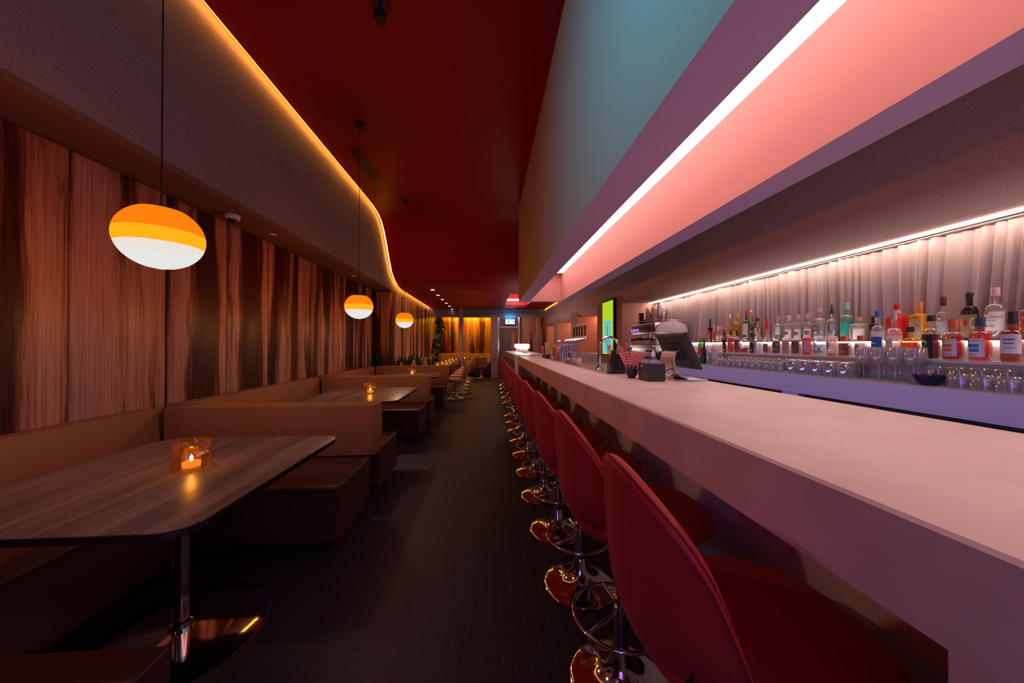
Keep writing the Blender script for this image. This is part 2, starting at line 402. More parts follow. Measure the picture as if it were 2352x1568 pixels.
# far wall: header, alcove, pier, door, right panelling
struct(box('wall_far', (-2.30, 3.0), (YF, YF+0.12), (2.43, 2.90), M['felt']))
alc = struct(box('wall_alcove', (-2.30, 0.30), (15.20, 15.30), (0, 2.9), M['black']))
for k in range(4):
    box('wood_panel', (-2.255 + 0.60*k, -2.255 + 0.60*(k+1) - 0.006), (15.165, 15.20), (0, 2.50), M['wood'], alc, 0.0015, 1)
struct(box('ceiling_alcove', (-2.30, 0.30), (YF+0.12, 15.25), (2.58, 2.66), M['felt']))
tag(box('alcove_light', (-2.0, 0.08), (13.89, 13.92), (2.54, 2.56), emis('alcove_fill_front', (1.0, 0.42, 0.01), 60.0)), 'added yellow fill strip hidden behind the alcove header', 'light')  # unseen strip added to even out the light on the alcove back wall
struct(box('pier_far', (0.10, 0.36), (YF-0.02, 15.25), (0, 2.44), M['pier']))
wfr = struct(box('wall_far_right', (1.30, 3.0), (YF+0.02, YF+0.15), (0, 2.44), M['black']))
for k in range(2):
    box('wood_panel', (1.30+0.62*k, 1.30+0.62*(k+1)-0.006), (YF, YF+0.02), (0, 2.43), M['wood'], wfr, 0.0015, 1)
d1 = struct(box('door_1', (0.43, 1.20), (YF+0.03, YF+0.08), (0, 2.0), mat('door_veneer', (0.20, 0.12, 0.105), 0.5), bev=0.003))
box('vision_panel', (0.93, 1.06), (YF+0.022, YF+0.03), (0.95, 1.80), mat('door_glass', (0.55, 0.22, 0.16), 0.15), d1)
tube('door_handle', [(0.50, YF+0.03, 0.95), (0.50, YF-0.02, 0.95), (0.50, YF-0.02, 1.25), (0.50, YF+0.03, 1.25)], 0.011, M['steel'], d1)
fr = struct(box('trim_1', (0.36, 0.43), (YF-0.01, YF+0.10), (0, 2.43), M['steel'], bev=0.004))
box('jamb', (1.20, 1.27), (YF-0.01, YF+0.10), (0, 2.43), M['steel'], fr, 0.004)
box('transom', (0.43, 1.20), (YF, YF+0.09), (2.0, 2.05), M['steel'], fr, 0.004)
box('transom_glass', (0.43, 1.20), (YF+0.04, YF+0.06), (2.05, 2.43), mat('transom_glass', (0.35, 0.20, 0.24), 0.12), fr)
# free standing column
cl = struct(lathe('column', [(0.0, 0), (0.085, 0), (0.085, ZL), (0, ZL)], mat('column_paint', (0.40, 0.27, 0.27), 0.6), seg=20)); cl.location = (-1.07, 13.45, 0)

# ================================================================ LED strips
tag(tube('cove_light', [(-2.258, y, z+0.030) for y, z in prof if y <= 13.7] + [(-2.258, 13.72, ZL+0.030)], 0.011, M['led_orange'], seg=8), 'orange LED line along the top of the grey felt fascia, dipping in an S', 'light')
tag(tube('cove_light', [(2.285, y, z-0.012) for y, z in prof if 8.0 < y < 13] + [(2.285, 13.72, ZL-0.012)], 0.004, M['led_yellow'], seg=8), 'yellow LED line above the niches of the right wall', 'light')
tag(box('light_strip', (2.775, 2.800), (-0.6, 5.73), (2.038, 2.049), M['led_white']), 'white LED line above the grey curtain', 'light')
for a, b, nm in ((7.15, 8.64, 'behind the portrait screen'), (9.43, 11.12, 'middle one'), (11.98, 13.2, 'last before the far wall')):
    tag(box('niche_light', (2.86, 2.88), (a, b), (2.035, 2.049), emis('niche_led', (1.0, 0.42, 0.24), 60.0)), 'warm LED line at the top of a wall niche, ' + nm, 'light')
tag(box('shelf_light', (2.664, 2.679), (-0.3, 4.35), (1.3515, 1.358), M['led_shelf']), 'white LED line along the step behind the front bottles', 'light')
for z_, x_ in ((2.56, 0),):
    tag(box('alcove_light', (-2.0, 0.08), (15.02, 15.06), (2.55, 2.565), emis('alcove_led', (1.0, 0.42, 0.01), 60.0)), 'yellow LED strip washing the panelled back of the alcove', 'light')

# ================================================================ bar counter
bc = thing('bar_counter', 'long pale stone bar counter with thick front edge', 'counter')
CX0, CX1 = 0.585, 1.43
prism('countertop', [(CX0, 0.95), (CX0, 1.094), (CX0+0.006, 1.10), (CX1, 1.10), (CX1, 1.04), (0.98, 1.04), (0.93, 0.95)], -0.5, 6.75, M['counter'], bc, axis='y')
box('end_panel', (CX0, 0.95), (-0.5, 0.40), (0, 0.951), M['counter'], bc, 0.003)
box('end_panel', (CX0, 0.95), (6.66, 6.75), (0, 0.951), M['counter'], bc, 0.003)
box('front_panel', (0.93, 0.97), (0.40, 6.66), (0.09, 0.951), M['counter'], bc)
box('plinth', (0.97, 1.02), (0.40, 6.66), (0.0, 0.10), M['black'], bc)
box('steel_tray', (0.93, 1.42), (2.66, 6.05), (1.1002, 1.104), mat('tray_steel', (0.30, 0.22, 0.23), 0.42, 0.9), bc)
box('tray_lip', (0.925, 0.935), (2.655, 6.05), (1.1002, 1.109), M['steel'], bc)
b2 = thing('side_counter', 'pale counter continuing beyond the bar, carrying white lamps', 'counter')
prism('countertop', [(0.57, 0.96), (0.57, 1.10), (1.35, 1.10), (1.35, 0.96)], 7.35, 12.1, M['counter'], b2, axis='y')
box('end_panel', (0.57, 1.35), (7.35, 7.47), (0, 0.961), M['counter'], b2)
box('front_panel', (0.92, 0.96), (7.47, 12.1), (0, 0.961), M['black'], b2)

# back bar
bb = thing('back_bar', 'lilac back bar cabinet under bottle shelves and curtain', 'cabinet')
box('worktop', (2.30, 2.90), (-0.6, 5.745), (1.0855, 1.12), M['shelf'], bb, 0.002)
box('front_edge', (2.292, 2.32), (-0.6, 6.4), (0.976, 1.113), M['backbar'], bb, 0.002)
box('body', (2.36, 2.90), (-0.6, 5.745), (0.0, 1.085), M['black'], bb)
for a, b in ((2.39, 2.53), (3.57, 5.745)):
    box('front_panel', (2.30, 2.36), (a, b), (0.05, 0.976), M['backbar'], bb)
for a, b in ((-0.6, 0.9), (0.9, 2.385), (2.535, 3.565)):
    box('drawer_front', (2.325, 2.36), (a+0.004, b-0.004), (0.05, 0.90), M['blackgloss'], bb)
box('counter_extension', (2.30, 2.90), (7.12, 8.68), (0.95, 1.12), M['backbar'], bb)
sh = thing('bottle_shelf', 'grey two-step shelf holding the bottles in front of the curtain', 'shelf')
box('lower_step', (2.50, 2.80), (-0.5, 4.35), (1.1203, 1.25), M['shelf'], sh, 0.002)
box('step_edge', (2.494, 2.502), (-0.5, 4.35), (1.238, 1.252), mat('pink_edge', (0.75, 0.55, 0.55), 0.4), sh)
box('upper_step', (2.68, 2.80), (-0.5, 4.35), (1.25, 1.36), mat('acrylic_step', (0.8, 0.72, 0.7), 0.4), sh, 0.002)

# curtain in panels
cmat = bpy.data.materials.new('sheer_curtain'); cmat.use_nodes = True
P(cmat).inputs['Base Color'].default_value = (0.46, 0.385, 0.37, 1); P(cmat).inputs['Roughness'].default_value = 0.55
P(cmat).inputs['Specular IOR Level'].default_value = 0.3; P(cmat).inputs['Sheen Weight'].default_value = 0.3
bump_noise(cmat, 260, 0.25, 0.001)
def curtain(y0, y1, label, seed):
    rnd = random.Random(4); n = int((y1-y0)/0.007); nz = 14; vs_, fs = [], []
    ph = [rnd.uniform(0, 6.3) for _ in range(6)]
    for j in range(nz+1):
        t = j/nz; z = 1.13 + (2.028-1.13)*t
        g = 0.55 + 0.45*(1-t)
        for i in range(n+1):
            y = y0 + (y1-y0)*i/n
            yy = y + 0.03*math.sin(2.1*y + ph[0])*(1-t)*1.5
            q_ = yy*40 + 1.6*math.sin(yy*7.3+ph[1]) + 1.0*math.sin(yy*15+ph[4]) + 0.7*(1-t)*math.sin(yy*5+ph[5])
            fold = abs(math.sin(q_)) ** 0.8
            x = -0.046*g*fold + 0.010*g*math.sin(2.7*q_+ph[3]+0.8*t) + 0.010*math.sin(yy*13 + ph[2] + 1.2*(1-t)) + 0.0035*math.sin(yy*150 + ph[3])*(0.3+0.7*t)
            ruf = 0.004*math.sin(yy*400) if t > 0.9 else 0
            vs_.append((2.890 + x + ruf, y, z + (0.006*math.sin(yy*52) if j == nz else 0)))
    for j in range(nz):
        for i in range(n):
            a = j*(n+1)+i; fs.append((a, a+1, a+n+2, a+n+1))
    o_ = raw('curtain', vs_, fs, cmat, smooth=True); tag(o_, label, 'curtain', 'grey curtains behind the bottles'); return o_
curtain(-0.5, 1.95, 'grey gathered curtain behind the coconut rum and orange bottles', 1)
curtain(1.95, 3.705, 'grey gathered curtain behind the clear and teal bottles', 2)
curtain(3.705, 5.72, 'grey gathered curtain beside the espresso machine', 3)
tag(tube('curtain_rail', [(2.856, -0.5, 2.036), (2.856, 5.73, 2.036)], 0.007, M['steel']), 'thin metal rail the grey curtains hang from', 'rail')

# ================================================================ booths
def booth(k, y_part, label):
    """U booth in front (camera side) of the partition at y_part; seats along wall and both sides"""
    t = thing('booth_sofa', label, 'booth', (0, y_part, 0), group='booth sofas along the wood wall')
    pw = 0.22; XR = -0.955
    prism('partition_back', rrect(-2.56, XR+0.03, 0.0, pw, 0.035, 4), 0.43, 0.842, M['tan'], t, 0.03)
    y_prev = -2.54 + pw
    # wall backrest with slanted front
    o1 = prism('wall_backrest', [(-2.705, 0.43), (-2.705, 0.838), (-2.575, 0.838), (-2.54, 0.43)], y_prev + (0 if k else 0), -0.004, M['tan'], t, 0.022, axis='y')
    # seats: far bench, near bench, wall bench
    box('bench_seat', (-1.82, XR), (-0.615, -0.003), (0.075, 0.43), M['leather'], t, 0.018, 3)
    box('bench_seat', (-1.82, XR), (y_prev+0.003, y_prev+0.57), (0.075, 0.43), M['leather'], t, 0.018, 3)
    box('wall_seat', (-2.56, -1.824), (y_prev+0.003, -0.003), (0.075, 0.43), M['leather'], t, 0.018, 3)
    # piping along the seat edges
    for yy in (-0.615, y_prev+0.57):
        tube('piping', [(-1.82, yy, 0.421), (XR-0.012, yy, 0.421)], 0.004, M['leather'], t, 6)
    tube('piping', [(-0.965, -0.60, 0.427), (-0.965, -0.01, 0.427)], 0.004, M['leather'], t, 6)
    tube('seam', [(XR+0.032, -0.0, 0.45), (XR+0.032, -0.0, 0.80), (XR+0.015, 0.0, 0.838)], 0.0025, M['tan'], t, 5)
    box('plinth', (-1.80, -1.02), (-0.57, -0.02), (0, 0.075), M['black'], t)
    box('plinth', (-1.80, -1.02), (y_prev+0.02, y_prev+0.50), (0, 0.075), M['black'], t)
    box('plinth', (-2.54, -1.88), (y_prev+0.02, -0.02), (0, 0.075), M['black'], t)
    return t
booth(0, 2.86, 'tan backed leather booth, the nearest one, around the first table')
booth(1, 5.40, 'tan backed leather booth in the middle, around the second table')
booth(2, 7.94, 'tan backed leather booth in front of the snake plants')

def table(y, label):
    t = thing('booth_table', label, 'table', (-1.50, y, 0), group='booth tables')
    prism('tabletop', rrect(-0.535, 0.53, -0.585, 0.58, 0.10, 8), 0.715, 0.74, M['tablewood'], t, 0.0015)
    ol = rrect(-0.5365, 0.5315, -0.5865, 0.5815, 0.1015, 8)
    n = len(ol); vs_ = [(a, b, z) for z in (0.7135, 0.7365) for a, b in ol]
    raw('edge_band', vs_, [(i, (i+1) % n, n+(i+1) % n, n+i) for i in range(n)], M['darkchrome'], t, sharp=30)
    lathe('column', [(0, 0.03), (0.032, 0.03), (0.032, 0.71), (0, 0.71)], M['chrome'], t, 20, loc=(0.07, -0.04, 0))
    lathe('collar', [(0.033, 0.02), (0.048, 0.03), (0.044, 0.055), (0.033, 0.06)], M['chrome'], t, 20, loc=(0.07, -0.04, 0))
    lathe('foot_plate', [(0.0, 0.034), (0.04, 0.034), (0.20, 0.022), (0.345, 0.012), (0.357, 0.006), (0.357, 0.0)], M['chrome'], t, 56, loc=(0.07, -0.06, 0))
    box('mounting_plate', (-0.08, 0.22), (-0.19, 0.11), (0.706, 0.714), M['black'], t)
    return t
TY = (1.745, 4.265, 6.845)
table(TY[0], 'smoked oak booth table with chrome foot, nearest and largest in view')
table(TY[1], 'smoked oak booth table inside the middle booth')
table(TY[2], 'smoked oak booth table in the booth before the snake plants')

flame = emis('flame', (1.0, 0.50, 0.12), 60.0)
wax = emis('lit_wax', (1.0, 0.36, 0.05), 1.3)
def candle(x, y, z, label, s=1.0, group='candle holders on the booth tables', light=0.9):
    t = thing('candle_holder', label, 'candle', (x, y, z), group=group)
    gp = [(0.0, 0.002), (0.060, 0.002), (0.069, 0.010), (0.072, 0.035), (0.071, 0.066), (0.064, 0.082), (0.062, 0.088), (0.068, 0.096), (0.073, 0.110), (0.074, 0.135),
          (0.071, 0.135), (0.070, 0.110), (0.065, 0.098), (0.059, 0.089), (0.061, 0.080), (0.068, 0.064), (0.069, 0.035), (0.066, 0.013), (0.0, 0.007)]
    lathe('glass_bowl', [(a_*s, b_*s) for a_, b_ in gp], M['amberglass'], t, 40)
    lathe('tealight', [(0.0, 0.010*s), (0.034*s, 0.010*s), (0.036*s, 0.030*s), (0.033*s, 0.033*s), (0.0, 0.031*s)], wax, t, 20)
    lathe('flame', [(0.0, 0.034*s), (0.005*s, 0.037*s), (0.0075*s, 0.043*s), (0.0075*s, 0.048*s), (0.005*s, 0.056*s), (0.0025*s, 0.062*s), (0.0, 0.067*s)], flame, t, 16)
    if light:
        l = bpy.data.lights.new('flame_light', 'POINT'); l.energy = light; l.color = (1.0, 0.45, 0.12); l.shadow_soft_size = 0.012
        o_ = bpy.data.objects.new('flame_light', l); C.objects.link(o_); o_.parent = t; o_.location = (0, 0, 0.10*s)
    return t
candle(-1.435, 1.76, 0.7405, 'amber glass candle holder on the nearest booth table')
candle(-1.44, 4.28, 0.7405, 'amber glass candle holder on the middle booth table')
candle(-1.50, 6.85, 0.7405, 'amber glass candle holder on the booth table before the snake plants')

# pendants
def litglass(name, col, s, tint):
    m = emis(name, col, s); nt = m.node_tree
    tr = N(m, 'ShaderNodeBsdfTransparent', Color=(*tint, 1)); ad = N(m, 'ShaderNodeAddShader')
    e = [n for n in nt.nodes if n.type == 'EMISSION'][0]
    LK(m, e.outputs[0], ad.inputs[0]); LK(m, tr.outputs[0], ad.inputs[1]); LK(m, ad.outputs[0], nt.nodes['Material Output'].inputs['Surface'])
    return m
pend_o = litglass('pendant_amber', (1.0, 0.24, 0.004), 0.92, (0.10, 0.03, 0.003)); pend_y = litglass('pendant_yellow', (1.0, 0.47, 0.010), 0.93, (0.12, 0.06, 0.005)); pend_w = litglass('pendant_opal', (0.98, 0.97, 0.95), 0.74, (0.11, 0.105, 0.10))
def pendant(x, y, zc, label):
    t = thing('pendant_lamp', label, 'lamp', (x, y, zc), group='dipped glass pendant lamps')
    R = 0.163; b = 0.152
    def arc(z0, z1, n=10):
        out_ = []
        for i in range(n+1):
            z = z0 + (z1-z0)*i/n; out_.append((R*math.sqrt(max(0, 1-(z/b)**2)), z))
        return out_
    zt = 0.128
    lathe('amber_glass', arc(0.018, zt, 10) + [(0.055, zt+0.004), (0.0, zt+0.004)], pend_o, t, 48)
    lathe('yellow_glass', arc(-0.045, 0.018, 8), pend_y, t, 48)
    lathe('opal_glass', [(0, -b)] + arc(-b*0.995, -0.045, 12), pend_w, t, 48)
    lathe('cap', [(0.0, zt+0.03), (0.012, zt+0.03), (0.014, zt+0.004), (0.05, zt+0.004)], M['black'], t, 16)
    tube('cord', [(0, 0, zt+0.02), (0, 0, ZH-0.04-zc)], 0.0032, M['black'], t, 6)
    lathe('ceiling_rose', [(0.0, -0.045), (0.05, -0.045), (0.055, -0.04), (0.055, 0.0), (0, 0)], M['black'], t, 24, loc=(0, 0, ZH-zc))
    l = bpy.data.lights.new('bulb', 'POINT'); l.energy = 125; l.color = (1.0, 0.60, 0.50); l.shadow_soft_size = 0.04
    o_ = bpy.data.objects.new('bulb', l); C.objects.link(o_); o_.parent = t
    return t
pendant(-1.58, 1.76, 1.855, 'striped amber glass pendant over the nearest booth table')
pendant(-1.58, 4.29, 1.80, 'striped amber glass pendant over the middle booth table')
pendant(-1.58, 6.56, 1.795, 'striped amber glass pendant over the booth table before the plants')

# ================================================================ bar stools
stool_parts = {}
def shell_mesh():
    import bisect
    angs = [0, 10, 20, 32, 45, 54, 61, 67, 72]; ztop = [1.082, 1.078, 1.062, 1.030, 0.982, 0.925, 0.855, 0.785, 0.725]
    def zt(a):
        a = abs(a)
        for i in range(len(angs)-1):
            if a <= angs[i+1]:
                f_ = (a-angs[i])/(angs[i+1]-angs[i]); return ztop[i]+(ztop[i+1]-ztop[i])*f_
        return ztop[-1]
    def rad(z):
        pts = [(0.60, 0.12), (0.64, 0.175), (0.70, 0.215), (0.78, 0.240), (0.88, 0.252), (1.08, 0.262)]
        for i in range(len(pts)-1):
            if z <= pts[i+1][0]:
                f_ = (z-pts[i][0])/(pts[i+1][0]-pts[i][0]); return pts[i][1]+(pts[i+1][1]-pts[i][1])*f_
        return pts[-1][1]
    na, nz = 24, 12; th = 0.055
    def pt(i, j, inner):
        a = -72 + 144*i/na; zb = 0.625; t = j/nz; z = zb + (zt(a)-zb)*t
        r = rad(z) - (th*(1 - 0.25*t) if inner else 0)
        aa = math.radians(a)
        return (-r*math.cos(aa), r*math.sin(aa), z)
    vs_, fs = [], []
    for inner in (0, 1):
        for j in range(nz+1):
            for i in range(na+1): vs_.append(pt(i, j, inner))
    n1 = (na+1)*(nz+1); idx = lambda i, j, s: s*n1 + j*(na+1) + i
    for s in (0, 1):
        for j in range(nz):
            for i in range(na): fs.append((idx(i, j, s), idx(i+1, j, s), idx(i+1, j+1, s), idx(i, j+1, s)))
    for i in range(na):
        fs.append((idx(i, nz, 0), idx(i+1, nz, 0), idx(i+1, nz, 1), idx(i, nz, 1))); fs.append((idx(i, 0, 0), idx(i+1, 0, 0), idx(i+1, 0, 1), idx(i, 0, 1)))
    for j in range(nz):
        fs.append((idx(0, j, 0), idx(0, j+1, 0), idx(0, j+1, 1), idx(0, j, 1))); fs.append((idx(na, j, 0), idx(na, j+1, 0), idx(na, j+1, 1), idx(na, j, 1)))
    edge = [pt(i, nz, 0) for i in range(na+1)]
    edge_i = [pt(i, nz, 1) for i in range(na+1)]
    return vs_, fs, edge, edge_i, [pt(0, j, 0) for j in range(nz+1)], [pt(na, j, 0) for j in range(nz+1)]
def stool(label):
    t = thing('bar_stool', label, 'stool', group='red bar stools along the counter')
    vs_, fs, eo, ei, l0, l1 = shell_mesh()
    o_ = raw('backrest', vs_, fs, M['red'], t, smooth=True)
    md = o_.modifiers.new('round', 'SUBSURF'); md.levels = 1; md.render_levels = 2
    path = [Vector(p) for p in l0] + [Vector(p) for p in eo[1:]] + [Vector(p) for p in reversed(l1)][1:]
    # double seam just inside the outer edge
    def seam(off, dz):
        pp = []
        for p in path:
            r = math.hypot(p.x, p.y); pp.append((p.x*(r-off)/r, p.y*(r-off)/r, p.z+dz))
        return pp
    tube('seam', seam(0.010, -0.0015), 0.0022, M['redpipe'], t, 5)
    tube('seam', seam(-0.0005, -0.014), 0.0018, M['redpipe'], t, 5)
    # seat cushion
    pr = [(0.0, 0.0), (0.75, 0.0), (0.93, 0.016), (1.0, 0.04), (0.99, 0.062), (0.93, 0.078), (0.80, 0.084), (0.0, 0.088)]
    vs2, fs2 = [], []; seg = 36
    for i in range(seg):
        a = 2*PI*i/seg; k = sqr(a, 2.5)
        for r, z in pr: vs2.append((0.07 + 0.262*r*k*math.cos(a), 0.232*r*k*math.sin(a), 0.628 + z))
    n = len(pr)
    for i in range(seg):
        k = (i+1) % seg
        for j in range(n-1): fs2.append((i*n+j, k*n+j, k*n+j+1, i*n+j+1))
    raw('seat', vs2, fs2, M['red'], t, smooth=True)
    lathe('under_plate', [(0, 0.60), (0.10, 0.60), (0.12, 0.629), (0, 0.629)], M['black'], t, 20)
    lathe('post', [(0.0, 0.02), (0.026, 0.02), (0.026, 0.34), (0.019, 0.345), (0.019, 0.605), (0, 0.605)], M['chrome'], t, 20)
    lathe('base', [(0.197, 0.0), (0.199, 0.006), (0.190, 0.012), (0.15, 0.020), (0.10, 0.036), (0.065, 0.060), (0.043, 0.095), (0.034, 0.135), (0.027, 0.15)], M['chrome'], t, 48)
    cx = -0.012; R = 0.172
    tube('foot_ring', [(cx + R*math.cos(2*PI*i/40), R*math.sin(2*PI*i/40), 0.27) for i in range(40)], 0.0085, M['chrome'], t, 10, closed=True)
    for a in (90, 210, 330):
        tube('spoke', [(0.02*math.cos(math.radians(a)), 0.02*math.sin(math.radians(a)), 0.285), (cx+R*math.cos(math.radians(a)), R*math.sin(math.radians(a)), 0.272)], 0.007, M['chrome'], t, 8)
    lathe('collar', [(0.019, 0.25), (0.033, 0.25), (0.033, 0.31), (0.019, 0.31)], M['chrome'], t, 20)
    box('care_tag', (-0.001, 0.001), (-0.012, 0.012), (-0.03, 0.03), M['black'], t, 0).location = (-0.158, -0.150, 0.72)
    t.children[-1].rotation_euler = (0, 0, math.radians(43)) if t.children[-1].name.startswith('care') else (0, 0, 0)
    return t
ORD = ['nearest', 'second', 'third', 'fourth', 'fifth', 'sixth', 'seventh', 'eighth', 'ninth', 'tenth', 'eleventh']
s0 = stool('red bar stool nearest the camera, tucked under the counter')
s0.location = (0.535, 0.77, 0)
for k in range(1, 11):
    dup(s0, (0.535 - 0.012*min(k, 4), 0.77+0.56*k, 0), 'red bar stool at the counter, %s one from the camera' % ORD[k], rotz=random.uniform(-0.05, 0.05))
# backless stools at the side counter
def low_stool(label):
    t = thing('low_stool', label, 'stool', group='backless stools at the side counter')
    lathe('seat', [(0, 0.60), (0.13, 0.60), (0.16, 0.63), (0.155, 0.66), (0, 0.67)], M['red'], t, 24)
    lathe('post', [(0.0, 0.02), (0.024, 0.02), (0.024, 0.60), (0, 0.60)], M['chrome'], t, 16)
    lathe('base', [(0.19, 0.0), (0.19, 0.01), (0.10, 0.036), (0.05, 0.08), (0.027, 0.15)], M['chrome'], t, 32)
    tube('foot_ring', [(0.172*math.cos(2*PI*i/32), 0.172*math.sin(2*PI*i/32), 0.27) for i in range(32)], 0.008, M['chrome'], t, 8, closed=True)
    return t
ls = low_stool('chrome footed backless stool just past the end of the long bar'); ls.location = (0.50, 7.7, 0)
for k, nm in ((1, 'second'), (2, 'third'), (3, 'fourth'), (4, 'last')):
    dup(ls, (0.50, 7.7+0.85*k, 0), 'chrome footed backless stool at the side counter, %s past the bar end' % nm)

# ================================================================ lamps on side counter
def pill(y, label):
    t = thing('table_lamp', label, 'lamp', (0.95, y, 1.1005), group='white pill lamps on the side counter')
    lathe('shade', [(0, 0.125), (0.07, 0.125), (0.10, 0.137), (0.115, 0.165), (0.115, 0.20), (0.10, 0.232), (0.07, 0.243), (0, 0.243)], emis('lamp_shade', (1, 0.93, 0.86), 14.0), t, 28)
    lathe('base', [(0, 0), (0.07, 0), (0.07, 0.126), (0, 0.126)], mat('lamp_base', (0.75, 0.62, 0.55), 0.5), t, 24)
pill(8.8, 'glowing white pill lamp on the side counter, the nearest')
pill(9.9, 'glowing white pill lamp on the side counter, the middle one')
pill(11.0, 'glowing white pill lamp on the side counter, the furthest')

# ================================================================ far seating row
banq = thing('wall_banquette', 'tan banquette along the far left wall behind small tables', 'booth')
box('seat', (-2.255, -1.78), (8.45, 12.98), (0.08, 0.44), M['leather'], banq, 0.02, 3)
box('backrest', (-2.255, -2.13), (8.45, 12.98), (0.44, 0.86), M['tan'], banq, 0.02, 3)
box('plinth', (-2.25, -1.86), (8.5, 12.95), (0, 0.08), M['black'], banq)
def small_table(y, label):
    t = thing('side_table', label, 'table', (-1.42, y, 0), group='small tables of the banquette row')
    prism('tabletop', rrect(-0.33, 0.33, -0.32, 0.32, 0.05, 4), 0.715, 0.74, M['tablewood'], t, 0.002)
    lathe('post', [(0, 0.02), (0.028, 0.02), (0.028, 0.715), (0, 0.715)], M['chrome'], t, 14)
    lathe('foot', [(0.24, 0.0), (0.24, 0.008), (0.05, 0.03), (0, 0.03)], M['chrome'], t, 28)
NTH = ['nearest', 'second', 'third', 'fourth', 'fifth', 'sixth']
for k in range(5):
    small_table(9.25+0.95*k, 'small square table in the banquette row, %s one' % NTH[k])
    candle(-1.39, 9.45+0.95*k, 0.7405, 'tealight glass on the banquette row, %s table' % NTH[k], 0.72, 'tealights on the banquette row', 0.5)
    candle(-1.22, 9.22+0.95*k, 0.7405, 'tealight glass at the aisle edge of the %s banquette table' % NTH[k], 0.5, 'tealights on the banquette row', 0)
def chair(label):
    t = thing('swivel_chair', label, 'chair', group='tan swivel chairs of the banquette row')
    seat = box('seat', (-0.24, 0.20), (-0.22, 0.22), (0.42, 0.50), M['tanleather'], t, 0.035, 3)
    vs_, fs = [], []
    prof_ = [(0.17, 0.44), (0.21, 0.50), (0.235, 0.60), (0.26, 0.72), (0.285, 0.83), (0.262, 0.84), (0.235, 0.73), (0.205, 0.61), (0.17, 0.52)]
    na = 10
    for i in range(na+1):
        u = -1 + 2*i/na
        wv = 0.225
        for (x_, z_) in prof_:
            k = (1-abs(u)**6*0.08); vs_.append((x_ - 0.05*u*u, u*wv, 0.44 + (z_-0.44)*k))
    n = len(prof_)
    for i in range(na):
        for j in range(n): fs.append((i*n+j, (i+1)*n+j, (i+1)*n+(j+1) % n, i*n+(j+1) % n))
    fs.append(tuple(range(n))); fs.append(tuple(na*n+j for j in range(n)))
    raw('backrest', vs_, fs, M['tanleather'], t, sharp=60)
    gm = mat('brushed_base', (0.70, 0.74, 0.60), 0.28, 0.85)
    lathe('post', [(0, 0.03), (0.028, 0.03), (0.028, 0.42), (0, 0.42)], gm, t, 16)
    lathe('base', [(0.225, 0.0), (0.225, 0.008), (0.12, 0.024), (0.06, 0.06), (0.035, 0.12), (0.028, 0.16)], gm, t, 36)
    return t
c0 = chair('tan leather swivel chair facing the wall tables, nearest of the row'); c0.location = (-0.80, 8.5, 0)
for k in range(1, 6):
    dup(c0, (-0.80, 8.5+0.93*k, 0), 'tan leather swivel chair facing the wall tables, %s of the row' % NTH[k])
dup(c0, (-0.29, 13.5, 0), 'tan leather swivel chair with its back turned, before the yellow alcove', rotz=-PI/2)

# alcove bench and table
ab = thing('alcove_sofa', 'L shaped upholstered bench inside the yellow lit alcove', 'booth')
box('seat', (-2.2, 0.09), (14.55, 15.15), (0.12, 0.50), M['tan'], ab, 0.03, 3)
box('backrest', (-2.2, 0.09), (14.98, 15.16), (0.50, 0.93), mat('yellow_lit_beige', (0.50, 0.30, 0.08), 0.8), ab, 0.03, 3)  # beige upholstery, the alcove's yellow light mixed into its colour
prism('side_back', [(13.95, 0.48), (13.95, 0.60), (14.3, 0.93), (14.98, 0.93), (14.98, 0.48)], -0.06, 0.09, mat('side_lit_beige', (0.45, 0.27, 0.09), 0.8), ab, 0.02, axis='x')  # same yellow light tint in the beige of the side back
box('side_seat', (-0.55, 0.09), (13.9, 14.55), (0.06, 0.48), M['leather'], ab, 0.02, 3)
box('plinth', (-2.1, 0.0), (14.6, 15.1), (0, 0.12), M['black'], ab)
at_ = thing('alcove_table', 'small table with one candle inside the yellow alcove', 'table', (-1.0, 14.2, 0))
prism('tabletop', rrect(-0.30, 0.30, -0.28, 0.28, 0.05, 4), 0.715, 0.74, M['tablewood'], at_)
lathe('post', [(0, 0), (0.2, 0.0), (0.2, 0.02), (0.028, 0.03), (0.028, 0.715), (0, 0.715)], M['chrome'], at_, 14)
candle(-0.98, 14.15, 0.7405, 'tealight glass on the alcove table right of the column', 0.72, 'tealights on the banquette row', 0.5)

